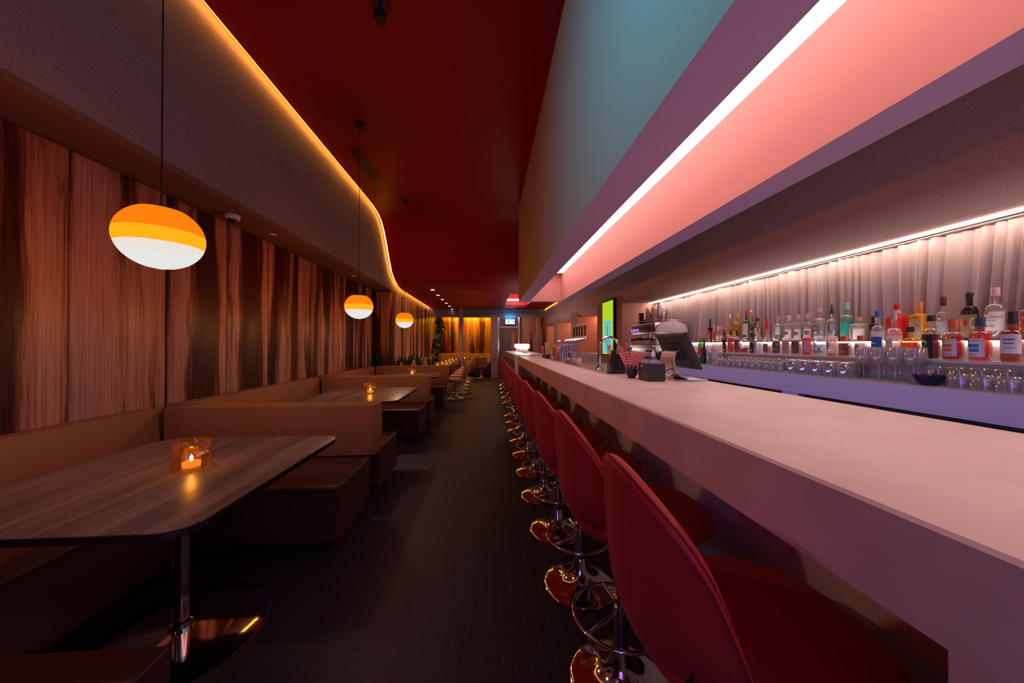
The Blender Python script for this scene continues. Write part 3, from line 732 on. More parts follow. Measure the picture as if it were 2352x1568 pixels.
# plants
pl = thing('planter_box', 'dark planter box behind the last booth holding snake plants', 'planter')
box('trough', (-2.68, -1.07), (8.17, 8.292), (0.0, 0.80), M['leather'], pl, 0.006)
box('soil', (-2.66, -1.09), (8.18, 8.285), (0.80, 0.805), M['black'], pl)
def snake(x, n, h, label, seed):
    rnd = random.Random(seed); vs_, fs = [], []
    for q in range(n):
        bx, by = rnd.uniform(-0.09, 0.09), rnd.uniform(-0.035, 0.035); hh = h*rnd.uniform(0.65, 1.05)
        lean = Vector((bx*1.6 + rnd.uniform(-.03, .03), by + rnd.uniform(-.02, .02), 0)); a = rnd.uniform(0, PI); w0 = rnd.uniform(0.018, 0.028)
        side = Vector((math.cos(a), math.sin(a)*0.6, 0)); side.normalize(); nr = Vector((-side.y, side.x, 0))
        base = len(vs_); m_ = 6
        for i in range(m_+1):
            t = i/m_; c = Vector((bx, by, 0)) + lean*(t*t)*1.0 + Vector((0, 0, hh*t)); wd = w0*(0.7+0.9*t-1.6*t**3) if t < 1 else 0.001
            wd = max(wd, 0.001)
            vs_ += [c - side*wd, c + nr*wd*0.25, c + side*wd, c - nr*0.002]
        for i in range(m_):
            for k in range(4):
                fs.append((base+i*4+k, base+i*4+(k+1) % 4, base+(i+1)*4+(k+1) % 4, base+(i+1)*4+k))
    t = thing('snake_plant', label, 'plant', (x, 8.235, 0.803), group='snake plants in the planter')
    raw('leaves', vs_, fs, M['leaf'], t, smooth=True)
snake(-2.50, 13, 0.40, 'tall snake plant in the corner by the wood pier', 1)
snake(-2.215, 14, 0.24, 'low spiky snake plant, shortest in the planter', 2)
snake(-1.93, 11, 0.34, 'fanned snake plant in the middle of the planter', 3)
snake(-1.64, 9, 0.34, 'upright dense snake plant, fourth along the planter', 4)
snake(-1.34, 8, 0.30, 'sparse snake plant at the aisle end of the planter', 5)
cp = thing('climbing_plant', 'tall climbing plant on a pole at the end of the banquette', 'plant', (-1.96, 13.36, 0))
lathe('pot', [(0, 0), (0.14, 0), (0.17, 0.32), (0.15, 0.33), (0, 0.31)], M['blackgloss'], cp, 20)
tube('pole', [(0, 0, 0.3), (0.03, 0, 1.2), (0.0, 0, 2.1)], 0.045, mat('moss_pole', (0.03, 0.03, 0.012), 0.9), cp, 8)
rnd = random.Random(5)
for part_m, cnt, nm in ((M['leaf'], 70, 'foliage'), (M['leaf2'], 22, 'young_foliage')):
    vs_, fs = [], []
    for q in range(cnt):
        z = rnd.uniform(0.55, 2.25); a = rnd.uniform(0, 2*PI); s = rnd.uniform(0.07, 0.12)
        sway = 0.10*math.sin(z*4)
        rr = rnd.uniform(0.04, 0.20)*(1.0 if z > 1.2 else 0.8)
        c = Vector((sway + rr*math.cos(a), rr*math.sin(a), z))
        d = Vector((math.cos(a)*0.6, math.sin(a)*0.6, -0.7)).normalized(); sd = Vector((-math.sin(a), math.cos(a), 0.2)).normalized(); nn = d.cross(sd)
        b = len(vs_)
        for (u, v, wz) in ((-0.9, 0, 0), (-0.6, 0.55, 0.06), (0, 0.6, 0.08), (0.6, 0.35, 0.04), (1.1, 0, -0.1), (0.6, -0.35, 0.04), (0, -0.6, 0.08), (-0.6, -0.55, 0.06), (0, 0, -0.05)):
            vs_.append(c + d*u*s + sd*v*s + nn*wz*s)
        for k in range(8): fs.append((b+k, b+(k+1) % 8, b+8))
    raw(nm, vs_, fs, part_m, cp)['kind'] = 'stuff'

# ================================================================ ceiling fittings
for k in range(6):
    t = thing('downlight', 'small round downlight in the low red ceiling, %s of six' % NTH[k], 'light', (-1.45, 9.0+0.955*k, ZL), group='row of downlights')
    lathe('trim_ring', [(0.045, -0.001), (0.055, -0.004), (0.058, 0.0)], M['white_plastic'], t, 20)
    lathe('lens', [(0, -0.002), (0.045, -0.002)], emis('downlight_lens', (1.0, 0.80, 0.70), 14.0), t, 20)
    l = bpy.data.lights.new('spot', 'SPOT'); l.energy = 45; l.color = (1.0, 0.58, 0.40); l.spot_size = 1.5; l.spot_blend = 0.7; l.shadow_soft_size = 0.04
    o_ = bpy.data.objects.new('spot', l); C.objects.link(o_); o_.parent = t; o_.location = (0, 0, -0.02)
sp_ = thing('ceiling_speaker', 'round red speaker grille flush in the high red ceiling', 'speaker', (-0.20, 4.37, ZH))
lathe('grille', [(0, -0.006), (0.12, -0.006), (0.125, 0)], mat('speaker_red', (0.25, 0.004, 0.008), 0.8), sp_, 36)
lathe('rim', [(0.122, -0.007), (0.134, -0.008), (0.138, 0.0)], mat('rim_red', (0.5, 0.02, 0.03), 0.3), sp_, 36)
dup(sp_, (-0.19, 6.2, ZH), 'smaller looking red speaker grille just before the ceiling drops')
dup(sp_, (-0.75, 9.9, ZL), 'dark round grille in the low red ceiling beside the downlights')
vt = thing('air_vent', 'dark slotted air vent in the red ceiling beside the cove light', 'vent', (-1.86, 5.35, ZH))
box('frame', (-0.09, 0.09), (-0.52, 0.52), (-0.008, 0.0), mat('vent_frame', (0.15, 0.004, 0.008), 0.5), vt, 0.002)
for k in range(3): box('slot', (-0.065+0.05*k, -0.035+0.05*k), (-0.49, 0.49), (-0.010, -0.007), M['black'], vt)
dm = thing('projector_spot', 'dark cylindrical spot fitting hanging under the red ceiling near the top', 'light', (-0.86, 2.75, ZH))
lathe('mount', [(0, -0.012), (0.07, -0.012), (0.075, 0), (0, 0)], mat('dark_red', (0.08, 0.002, 0.01), 0.6), dm, 24)
lathe('stem', [(0, -0.08), (0.012, -0.08), (0.012, -0.01), (0, -0.01)], M['black'], dm, 10)
lathe('head', [(0, -0.15), (0.042, -0.15), (0.046, -0.14), (0.046, -0.08), (0, -0.08)], M['black'], dm, 24)
ca = thing('dome_camera', 'white dome security camera under the left soffit', 'camera', (-2.52, 3.54, 2.612))
lathe('housing', [(0, 0), (0.062, 0), (0.062, -0.022), (0.056, -0.045), (0, -0.045)], M['white_plastic'], ca, 28)
lathe('lens_dome', [(0.043, -0.040), (0.042, -0.055), (0.033, -0.073), (0.018, -0.084), (0, -0.087)], M['blackgloss'], ca, 24)
for y, nm in ((4.12, 'near the dome camera'), (6.5, 'further along above the middle booth')):
    s_ = thing('sprinkler', 'flat pale sprinkler disc under the left soffit, ' + nm, 'sprinkler', (-2.49, y, 2.612))
    lathe('plate', [(0, -0.008), (0.035, -0.008), (0.042, 0)], M['white_plastic'], s_, 20)
    lathe('nozzle', [(0, -0.02), (0.012, -0.02), (0.014, -0.008)], M['steel'], s_, 12)
# light well contents
wb = thing('bar_light', 'bright white bar lamp inside the red ceiling well', 'light', (0.95, 12.2, 2.90))
box('tube', (-0.33, 0.33), (-0.03, 0.03), (0, 0.05), emis('well_lamp', (1.0, 0.80, 0.80), 40.0), wb)
box('mount', (-0.34, 0.34), (-0.04, 0.04), (0.05, 0.075), M['steel'], wb)
box('hanger', (-0.30, -0.28), (-0.01, 0.01), (0.075, 0.515), M['steel'], wb); box('hanger', (0.28, 0.30), (-0.01, 0.01), (0.075, 0.515), M['steel'], wb)
sky = thing('skylight_pane', 'pale cyan pane high in the red ceiling well', 'window', (0.95, 11.2, 3.40))
box('pane', (-0.25, 0.25), (-0.5, 0.5), (0, 0.012), emis('cyan_pane', (0.35, 0.95, 0.9), 0.8), sky)
for k in range(3): box('bar', (-0.26, 0.26), (-0.5+0.48*k, -0.47+0.48*k), (-0.012, 0), M['black'], sky)
# exit sign
ex = thing('exit_sign', 'lit cyan and white exit sign over the far door', 'sign', (0.86, YF-0.10, 2.14))
box('housing', (-0.19, 0.19), (0.02, 0.07), (0, 0.20), M['white_plastic'], ex, 0.004)
box('face', (-0.18, 0.18), (0.012, 0.02), (0.01, 0.19), emis('exit_face', (0.60, 1.0, 1.0), 1.7), ex)
gx = emis('exit_green', (0.0, 0.45, 0.30), 1.0)
prism('pictogram', [(-0.14, 0.05), (-0.09, 0.05), (-0.06, 0.09), (-0.03, 0.05), (0.0, 0.06), (-0.04, 0.12), (-0.02, 0.14), (-0.05, 0.16), (-0.09, 0.13), (-0.08, 0.10)], 0.006, 0.012, gx, ex, axis='y')
prism('arrow', [(0.04, 0.09), (0.10, 0.09), (0.10, 0.06), (0.15, 0.10), (0.10, 0.14), (0.10, 0.11), (0.04, 0.11)], 0.006, 0.012, gx, ex, axis='y')
tube('bracket', [(0, 0.045, 0.20), (0, 0.045, 0.30)], 0.008, M['steel'], ex)
l = bpy.data.lights.new('exit_glow', 'AREA'); l.energy = 2.5; l.color = (0.0, 0.6, 1.0); l.size = 0.34; l.size_y = 0.04; l.shape = 'RECTANGLE'
o_ = bpy.data.objects.new('exit_glow', l); C.objects.link(o_); o_.parent = ex; o_.location = (0, 0.03, 0.21); o_.rotation_euler = (PI, 0, 0)

# ================================================================ portrait screen on the pier
tv = thing('portrait_screen', 'portrait screen showing a lime poster with a blue picture, on the pier', 'screen', (2.30, 6.32, 1.12))
box('bezel', (-0.05, 0.0), (-0.315, 0.315), (0.0, 1.06), M['black'], tv, 0.004)
box('display', (-0.053, -0.050), (-0.28, 0.28), (0.03, 1.025), emis('screen_lime', (0.52, 0.80, 0.02), 0.85), tv)
blu = emis('screen_blue', (0.10, 0.55, 0.85), 0.95); dk = emis('screen_ink', (0.02, 0.12, 0.35), 0.6); lb = emis('screen_pale', (0.25, 0.75, 0.80), 0.8)
box('picture', (-0.0545, -0.053), (-0.17, 0.17), (0.20, 0.66), blu, tv)
box('picture_inner', (-0.0555, -0.0545), (-0.14, 0.14), (0.33, 0.62), emis('screen_green', (0.22, 0.68, 0.45), 0.8), tv)
for yy in (-0.05, 0.0, 0.05):
    prism('figure', [(yy-0.035, 0.335), (yy-0.012, 0.46), (yy-0.015, 0.52), (yy, 0.60), (yy+0.015, 0.52), (yy+0.012, 0.46), (yy+0.035, 0.335), (yy+0.01, 0.335), (yy, 0.42), (yy-0.01, 0.335)], -0.0565, -0.0555, lb if yy else dk, tv, axis='x')
planetext('lettering', 'APRETTE', 0.07, (-0.0560, 0, 0.26), (0, -1, 0), (0, 0, 1), dk, tv, 0.26)
box('caption_field', (-0.0545, -0.053), (-0.17, 0.17), (0.06, 0.20), blu, tv)

# ================================================================ things on the counter
CT = 1.1005
STEEL_Z = 1.1045
# straw cup
cup = thing('straw_cup', 'black footed cup full of red and white striped straws', 'cup', (1.012, 2.352, CT))
lathe('bowl', [(0, 0.0), (0.026, 0.0), (0.026, 0.012), (0.036, 0.020), (0.043, 0.036), (0.0445, 0.092), (0.0405, 0.092), (0.039, 0.036), (0, 0.022)], M['blackgloss'], cup, 32)
sm = bpy.data.materials.new('striped_paper'); sm.use_nodes = True
tc = N(sm, 'ShaderNodeTexCoord'); sp2 = N(sm, 'ShaderNodeSeparateXYZ'); LK(sm, tc.outputs['Object'], sp2.inputs[0])
at2 = N(sm, 'ShaderNodeMath', operation='ARCTAN2'); LK(sm, sp2.outputs['Y'], at2.inputs[0]); LK(sm, sp2.outputs['X'], at2.inputs[1])
mz = N(sm, 'ShaderNodeMath', operation='MULTIPLY_ADD'); mz.inputs[1].default_value = 330.0; LK(sm, sp2.outputs['Z'], mz.inputs[0]); LK(sm, at2.outputs[0], mz.inputs[2])
sn = N(sm, 'ShaderNodeMath', operation='SINE'); LK(sm, mz.outputs[0], sn.inputs[0])
gt = N(sm, 'ShaderNodeMath', operation='GREATER_THAN'); gt.inputs[1].default_value = 0.45; LK(sm, sn.outputs[0], gt.inputs[0])
mc = N(sm, 'ShaderNodeMix', data_type='RGBA'); mc.inputs['A'].default_value = (0.75, 0.02, 0.03, 1); mc.inputs['B'].default_value = (0.95, 0.80, 0.78, 1)
LK(sm, gt.outputs[0], mc.inputs['Factor']); LK(sm, mc.outputs['Result'], P(sm).inputs['Base Color'])
first = None; rnd = random.Random(3)
for k in range(46):
    a = 2*PI*k*0.618; rr = 0.033*math.sqrt((k+0.5)/46)
    tilt = rr/0.033*0.47; L_ = 0.172 + rnd.uniform(-0.010, 0.008)
    if first is None:
        first = lathe('straw', [(0.0027, 0), (0.0032, 0), (0.0032, 0.17), (0.0025, 0.17), (0.0025, 0.16)], sm, None, 10)
        o_ = first
    else:
        o_ = first.copy(); C.objects.link(o_)
    o_.location = (1.012 + rr*0.65*math.cos(a), 2.352 + rr*0.65*math.sin(a), CT+0.026)
    d = Vector((math.cos(a)*math.sin(tilt), math.sin(a)*math.sin(tilt), math.cos(tilt)))
    o_.rotation_mode = 'QUATERNION'; o_.rotation_quaternion = d.to_track_quat('Z', 'Y')
    tag(o_, 'red and white striped paper straw standing in the black footed cup', 'straw', 'striped straws in the cup')
# receipt printer
pr_ = thing('receipt_printer', 'black cube receipt printer beside the till monitor', 'printer', (1.02, 2.12, CT))
box('case', (0, 0.115), (0, 0.145), (0.002, 0.113), mat('printer_black', (0.03, 0.028, 0.035), 0.35), pr_, 0.006)
box('lid_line', (-0.0008, 0.02), (0.02, 0.13), (0.083, 0.085), M['steel'], pr_)
box('status_light', (-0.001, 0.001), (0.085, 0.10), (0.094, 0.099), emis('status', (0.15, 0.1, 1.0), 3), pr_)
box('base', (0.003, 0.112), (0.003, 0.142), (0, 0.003), M['black'], pr_)
# till monitor
ps = thing('till_monitor', 'black touch screen till seen from behind on a curved metal stand', 'monitor', (0, 0, 0))
TL, TR, BR, BL = Vector((1.215, 2.41, 1.412)), Vector((1.215, 2.03, 1.412)), Vector((1.315, 2.03, 1.178)), Vector((1.315, 2.41, 1.178))
nrm = (TR-TL).cross(BL-TL).normalized()
if nrm.x > 0: nrm = -nrm
th = 0.028
q = [TL, TR, BR, BL]; inset = []
ce = sum(q, Vector())/4
vs_ = [p - nrm*th*0.5 for p in q] + [p for p in q] + [ce + (p-ce)*0.86 + nrm*0.014 for p in q]
fs = [(0, 1, 2, 3)] + [(i, (i+1) % 4, 4+(i+1) % 4, 4+i) for i in range(4)] + [(4+i, 4+(i+1) % 4, 8+(i+1) % 4, 8+i) for i in range(4)] + [(8, 9, 10, 11)]
o_ = raw('screen_case', vs_, fs, mat('till_plastic', (0.035, 0.028, 0.030), 0.45), ps)
md = o_.modifiers.new('b', 'BEVEL'); md.width = 0.005; md.segments = 2
raw('display', [ce + (p-ce)*0.92 - nrm*(th*0.5+0.001) for p in q], [(0, 1, 2, 3)], emis('till_screen', (0.08, 0.12, 0.6), 0.8), ps)
bm_ = [ce + (p-ce)*0.45 + nrm*0.015 for p in q] + [ce + (p-ce)*0.42 + nrm*0.030 for p in q]
raw('rear_hub', bm_, [(0, 1, 2, 3), (4, 5, 6, 7)] + [(i, (i+1) % 4, 4+(i+1) % 4, 4+i) for i in range(4)], M['black'], ps)
cur = [(1.29, 0.010), (1.24, 0.030), (1.205, 0.075), (1.195, 0.13), (1.205, 0.18), (1.235, 0.20)]
vs_, fs = [], []
for x_, z_ in cur: vs_ += [(x_, 2.135, CT+z_), (x_, 2.305, CT+z_), (x_+0.010, 2.305, CT+z_+0.004), (x_+0.010, 2.135, CT+z_+0.004)]
for i in range(len(cur)-1):
    for k in range(4): fs.append((i*4+k, i*4+(k+1) % 4, i*4+4+(k+1) % 4, i*4+4+k))
fs += [(0, 1, 2, 3), tuple(len(vs_)-4+k for k in range(4))]
raw('stand', vs_, fs, mat('stand_alu', (0.62, 0.50, 0.50), 0.35, 0.6), ps, sharp=40)
box('foot_plate', (1.215, 1.42), (2.12, 2.32), (CT, CT+0.010), M['steel'], ps, 0.004)
tube('cable', [(1.17, 2.19, CT+0.06), (1.20, 2.17, CT+0.08), (1.205, 2.14, CT+0.055), (1.175, 2.13, CT+0.03), (1.15, 2.15, CT+0.035)], 0.003, M['black'], ps, 6)
# bar caddy with bits
kd = thing('bar_caddy', 'tall black bar caddy on the steel tray beside the tap', 'caddy', (1.045, 2.72, STEEL_Z))
ol = rrect(-0.065, 0.065, -0.06, 0.06, 0.012, 4); il = rrect(-0.060, 0.060, -0.055, 0.055, 0.010, 4); n = len(ol)
vs_ = [(a, b, 0) for a, b in ol] + [(a, b, 0.155) for a, b in ol] + [(a, b, 0.155) for a, b in il] + [(a, b, 0.01) for a, b in il]
fs = [tuple(range(n)), tuple(3*n+i for i in range(n))] + [(s*n+i, s*n+(i+1) % n, (s+1)*n+(i+1) % n, (s+1)*n+i) for s in range(3) for i in range(n)]
raw('box', vs_, fs, M['blackgloss'], kd, sharp=40)
tag(lathe('napkin_roll', [(0, 0.012), (0.030, 0.012), (0.034, 0.19), (0.020, 0.215), (0, 0.21)], mat('brown_paper', (0.35, 0.16, 0.10), 0.8), None, 18), 'brown paper napkin roll standing in the black caddy', 'napkin', loc=(1.065, 2.70, STEEL_Z))
tag(tube('red_marker', [(0, 0, 0.012), (0.012, 0.0, 0.262)], [0.010, 0.008], mat('red_plastic', (0.8, 0.02, 0.02), 0.3), None, 10), 'long red plastic tube standing at the caddy corner', 'tube', loc=(1.085, 2.68, STEEL_Z))
fst = None
for k in range(7):
    a = k*0.9
    if fst is None: fst = tube('stirrer', [(0, 0, 0), (-0.02, 0, 0.22)], 0.003, flat((0.9, 0.18, 0.05), 0.4), None, 6); o_ = fst
    else: o_ = fst.copy(); C.objects.link(o_)
    o_.location = (1.003 + 0.012*math.cos(a), 2.735 + 0.03*math.sin(a), STEEL_Z+0.012); o_.rotation_euler = (0.1*math.sin(a*2), 0.12*math.sin(a), a*0.1)
    tag(o_, 'orange drink stirrer leaning in the left side of the black caddy', 'stirrer', 'stirrers in the caddy')
tag(box('coaster_stack', (-0.025, 0.025), (-0.02, 0.02), (0.012, 0.185), M['black'], None, 0.006), 'black block of coasters sticking out of the caddy', 'coaster', loc=(1.035, 2.745, STEEL_Z))
# faucets
def faucet(x, y, label, s=1.0):
    t = thing('faucet', label, 'faucet', (x, y, STEEL_Z))
    R_ = 0.085*s; zc = 0.215*s
    tube('spout', [(0, 0, 0.0), (0, 0, 0.10*s), (0, 0, zc)] + [(R_-R_*math.cos(PI*i/14), 0, zc+R_*math.sin(PI*i/14)) for i in range(1, 15)] + [(2*R_, 0, zc-0.03*s)], 0.012*s, M['chrome'], t, 12)
    lathe('flange', [(0, 0), (0.028*s, 0), (0.028*s, 0.006), (0.018*s, 0.012), (0.018*s, 0.06*s), (0.013*s, 0.065*s)], M['chrome'], t, 20)
    tube('lever', [(0, 0, 0.045*s), (-0.03*s, -0.02*s, 0.03*s), (-0.045*s, -0.03*s, 0.012*s)], 0.006*s, M['black'], t, 8)
faucet(1.02, 3.07, 'arched chrome faucet just behind the black caddy')
faucet(1.03, 5.25, 'arched chrome faucet behind the jar of orange peel', 0.95)
# beer taps
for k in range(5):
    y = 4.28 + 0.14*k
    t = thing('beer_tap', 'chrome beer tap with black handle, %s from the caddy' % ORD[k] if k else 'chrome beer tap with black handle, the one nearest the caddy', 'tap', (1.06, y, STEEL_Z), group='beer taps in a row')
    tube('pipe', [(0, 0, 0), (0, 0, 0.22), (0.006, 0, 0.25), (0.025, 0, 0.274), (0.05, 0, 0.284), (0.16, 0, 0.300)], 0.017, M['chrome'], t, 12)
    lathe('flange', [(0, 0), (0.03, 0), (0.028, 0.01), (0.017, 0.012)], M['chrome'], t, 18)
    lathe('valve', [(0, -0.02), (0.013, -0.02), (0.016, 0.0), (0.013, 0.03), (0.007, 0.045), (0, 0.045)], M['chrome'], t, 14, loc=(0.17, 0, 0.295))
    tube('nozzle', [(0.17, 0, 0.28), (0.178, 0, 0.235), (0.18, 0, 0.18)], 0.006, M['steel'], t, 8)
    lathe('handle', [(0, 0), (0.008, 0), (0.013, 0.04), (0.009, 0.065), (0.014, 0.095), (0.012, 0.135), (0, 0.145)], M['blackgloss'], t, 14, loc=(0.17, 0, 0.34))
    lathe('finial', [(0, 0), (0.008, 0.003), (0.009, 0.010), (0, 0.018)], M['chrome'], t, 12, loc=(0.17, 0, 0.484))
# jar of orange peel curls
j = thing('glass_jar', 'glass jar full of orange strips at the counter edge', 'jar', (1.0, 4.95, STEEL_Z))
lathe('glass', [(0, 0.002), (0.068, 0.002), (0.072, 0.012), (0.072, 0.17), (0.058, 0.20), (0.055, 0.215), (0.060, 0.235), (0.055, 0.235), (0.052, 0.215), (0.068, 0.17), (0.068, 0.012), (0, 0.008)], M['glass'], j, 28)
peel = mat('orange_peel', (0.95, 0.12, 0.02), 0.5); vs_, fs = [], []
rnd = random.Random(9)
for q_ in range(170):
    z = 0.014 + 0.15*rnd.random(); a0 = rnd.uniform(0, 2*PI); r_ = rnd.uniform(0.02, 0.062); b = len(vs_); sl = rnd.uniform(-0.02, 0.02); m_ = 7
    for i in range(m_):
        a = a0 + 1.5*i/(m_-1); rr = r_
        for dz in (0, 0.007): vs_.append((rr*math.cos(a), rr*math.sin(a), max(0.010, z + dz + sl*i/m_)))
        vs_.append(((rr-0.004)*math.cos(a), (rr-0.004)*math.sin(a), max(0.012, z+0.003 + sl*i/m_)))
    for i in range(m_-1):
        for k in range(3): fs.append((b+i*3+k, b+i*3+(k+1) % 3, b+i*3+3+(k+1) % 3, b+i*3+3+k))
raw('peel_strips', vs_, fs, peel, j)['kind'] = 'stuff'
tag(lathe('jar_small', [(0, 0.002), (0.04, 0.002), (0.042, 0.01), (0.042, 0.10), (0.036, 0.12), (0.036, 0.13), (0.033, 0.13), (0.038, 0.10), (0.038, 0.012), (0, 0.008)], M['glass'], None, 22), 'small clear jar left of the orange strip jar', 'jar', loc=(0.985, 5.20, STEEL_Z))
# rack of bar picks
ph_ = thing('pick_holder', 'black holder with bundles of coloured picks near the far counter end', 'holder', (0.97, 5.72, STEEL_Z))
box('tray', (-0.03, 0.05), (-0.18, 0.18), (0, 0.06), M['black'], ph_, 0.004)
rnd = random.Random(2); cols = [(0.85, 0.65, 0.05), (0.1, 0.4, 0.15), (0.8, 0.7, 0.6), (0.75, 0.1, 0.1), (0.5, 0.6, 0.2), (0.8, 0.4, 0.1)]
for k in range(14):
    yy = -0.15 + 0.3*k/13; x_ = rnd.uniform(-0.01, 0.03); hh = rnd.uniform(0.15, 0.20)
    o_ = tube('drink_pick', [(0, 0, 0), (rnd.uniform(-.01, .01), rnd.uniform(-.01, .01), hh), (0, 0, hh+0.004)], [0.004, 0.004, 0.008], flat(cols[k % 6], 0.4), None, 6)
    tag(o_, 'thin coloured drink pick standing in the black holder', 'pick', 'drink picks in the black holder', (0.97+x_, 5.72+yy, STEEL_Z+0.0605))
tag(tube('pink_shaker', [(0, 0, 0), (0, 0, 0.16), (0, 0, 0.165), (0, 0, 0.20)], [0.018, 0.018, 0.024, 0.020], mat('pink_foil', (0.8, 0.25, 0.25), 0.4), None, 10), 'tall pink muddler at the far end of the pick holder', 'muddler', loc=(0.955, 5.98, STEEL_Z))
# measuring glasses near the taps
def tumbler(name, x, y, z, r, h, label, group, ribs=False, seg=20, m=None):
    key = (round(r, 4), round(h, 4), name)
    if key not in _cache:
        pr = [(0.0, h), (r*0.72, h), (r*0.88, h-0.006), (r*0.95, h-0.02), (r, 0.0), (r-0.002, 0.0), (r*0.95-0.003, h-0.022), (0, h-0.010)]
        vs_, fs = [], []; n = len(pr)
        for i in range(seg):
            a = 2*PI*i/seg; k = 1 + (0.025 if (ribs and i % 2) else 0)
            for r_, z_ in pr: vs_.append((r_*k*math.cos(a), r_*k*math.sin(a), z_))
        for i in range(seg):
            k = (i+1) % seg
            for jj in range(n-1): fs.append((i*n+jj, k*n+jj, k*n+jj+1, i*n+jj+1))
        o_ = raw(name, vs_, fs, m or M['tumbler'], None, sharp=35); _cache[key] = o_
    else:
        o_ = _cache[key].copy(); C.objects.link(o_)
    o_.location = (x, y, z); o_.rotation_euler = (0, 0, random.uniform(0, 3))
    return tag(o_, label, 'glass', group)
tall = thing('mixing_glass', 'tall clear mixing glass standing beside the beer taps', 'glass', (1.0, 3.95, STEEL_Z))
lathe('bowl', [(0, 0.0), (0.034, 0.0), (0.040, 0.15), (0.038, 0.15), (0.032, 0.008), (0, 0.008)], M['tumbler'], tall, 20)
for k, (x_, y_) in enumerate(((0.97, 4.15), (0.975, 4.05), (1.06, 4.05), (1.06, 3.92), (0.975, 3.84))):
    tumbler('shot_glass', x_, y_, STEEL_Z, 0.027, 0.075, 'small clear glass upside down by the beer taps, %s' % ('edge side next to the first tap', 'edge side, second from the taps', 'inner side next to the first tap', 'inner side behind the tall mixing glass', 'edge side nearest the camera')[k], 'small glasses by the taps', m=M['tumbler'])
tag(lathe('sugar_shaker', [(0, 0), (0.03, 0), (0.034, 0.03), (0.028, 0.06), (0.014, 0.075), (0.014, 0.09), (0, 0.09)], mat('shaker_glass', (0.75, 0.5, 0.5), 0.15), None, 18), 'small round pink lit shaker at the tray edge', 'shaker', loc=(0.985, 3.68, STEEL_Z))
sb = thing('bitters_bottle', 'small dark bottle with orange cap between taps and glasses', 'bottle', (1.02, 4.24, STEEL_Z))
lathe('glass', [(0, 0), (0.022, 0), (0.023, 0.08), (0.010, 0.11), (0.010, 0.125), (0, 0.125)], M['blackgloss'], sb, 16)
lathe('cap', [(0, 0.125), (0.013, 0.125), (0.013, 0.155), (0, 0.155)], flat((0.9, 0.35, 0.05), 0.4), sb, 14)
# soap dispenser bottle by the till
so = thing('pump_bottle', 'clear bottle with pump beside the espresso machine', 'bottle', (1.30, 2.62, CT))
lathe('glass', [(0, 0.001), (0.036, 0.001), (0.038, 0.01), (0.038, 0.10), (0.025, 0.125), (0.014, 0.13), (0.014, 0.14), (0, 0.14)], M['glass'], so, 20)
lathe('liquid', [(0, 0.004), (0.034, 0.004), (0.034, 0.05), (0, 0.05)], flat((0.35, 0.10, 0.08), 0.3), so, 18)
lathe('pump', [(0, 0.14), (0.015, 0.14), (0.014, 0.175), (0.005, 0.18), (0.005, 0.195), (0, 0.195)], M['white_plastic'], so, 14)

# ================================================================ espresso machine
em = thing('espresso_machine', 'two group espresso machine with pale curved side panel on the back bar', 'coffee machine', (2.33, 4.62, 1.1205))
W_, D_ = 0.80, 0.46
for x_ in (0.06, D_-0.04):
    for y_ in (0.05, W_-0.05): lathe('foot', [(0, 0), (0.02, 0), (0.02, 0.04), (0, 0.04)], M['black'], em, 12, loc=(x_, y_, 0))
box('lower_body', (0.0, D_), (0.0, W_), (0.04, 0.18), M['steel'], em, 0.008)
box('drip_tray', (-0.04, 0.26), (0.03, W_-0.03), (0.18, 0.20), M['steel'], em, 0.003)
for yy in (0.14, 0.24): lathe('knob', [(0, 0), (0.018, 0), (0.018, 0.02), (0, 0.02)], M['black'], em, 14, loc=(0, 0, 0)).location = (-0.012, yy, 0.11)
box('back_body', (0.26, D_), (0.02, W_-0.02), (0.20, 0.38), M['steel'], em, 0.006)
box('upper_body', (0.0, D_), (0.02, W_-0.02), (0.37, 0.52), M['steel'], em, 0.01)
box('front_panel', (-0.03, 0.0), (0.06, W_-0.06), (0.39, 0.50), mat('em_front', (0.10, 0.06, 0.08), 0.25, 0.6), em, 0.008)
for yy, c_ in ((0.48, (0.5, 0.05, 1.0)), (0.55, (0.9, 0.05, 0.5)), (0.62, (0.15, 0.15, 1.0)), (0.70, (0.9, 0.05, 0.6))):
    box('button_light', (-0.033, -0.03), (yy, yy+0.035), (0.42, 0.45), emis('em_btn', c_, 3.0), em)
for yy in (0.24, 0.56):
    lathe('group_head', [(0, 0), (0.038, 0), (0.042, 0.03), (0.036, 0.07), (0, 0.07)], M['chrome'], em, 20, loc=(0.08, yy, 0.30))
    tube('portafilter', [(0.08, yy, 0.30), (-0.02, yy, 0.295), (-0.11, yy, 0.28)], [0.03, 0.012, 0.015], M['black'], em, 12)
tube('steam_wand', [(0.0, 0.06, 0.40), (-0.05, 0.05, 0.36), (-0.06, 0.09, 0.22)], 0.006, M['chrome'], em, 8)
tube('steam_wand', [(0.0, 0.74, 0.40), (-0.05, 0.75, 0.36), (-0.06, 0.72, 0.22)], 0.006, M['chrome'], em, 8)
side = []
for i in range(13):
    a = PI*i/12; side.append((0.23 - 0.23*math.cos(a), 0.40 + 0.145*math.sin(a)**0.8))
prism('side_panel', [(x_, z_) for x_, z_ in side] + [(0.455, 0.385), (0.04, 0.385)], -0.012, 0.018, mat('em_white', (0.70, 0.66, 0.66), 0.3), em, 0.004, axis='y')
prism('side_panel', [(x_, z_) for x_, z_ in side] + [(0.455, 0.385), (0.04, 0.385)], W_-0.018, W_+0.012, mat('em_white2', (0.70, 0.66, 0.66), 0.3), em, 0.004, axis='y')
box('cup_tray', (0.02, D_-0.02), (0.04, W_-0.04), (0.52, 0.53), M['steel'], em, 0.002)
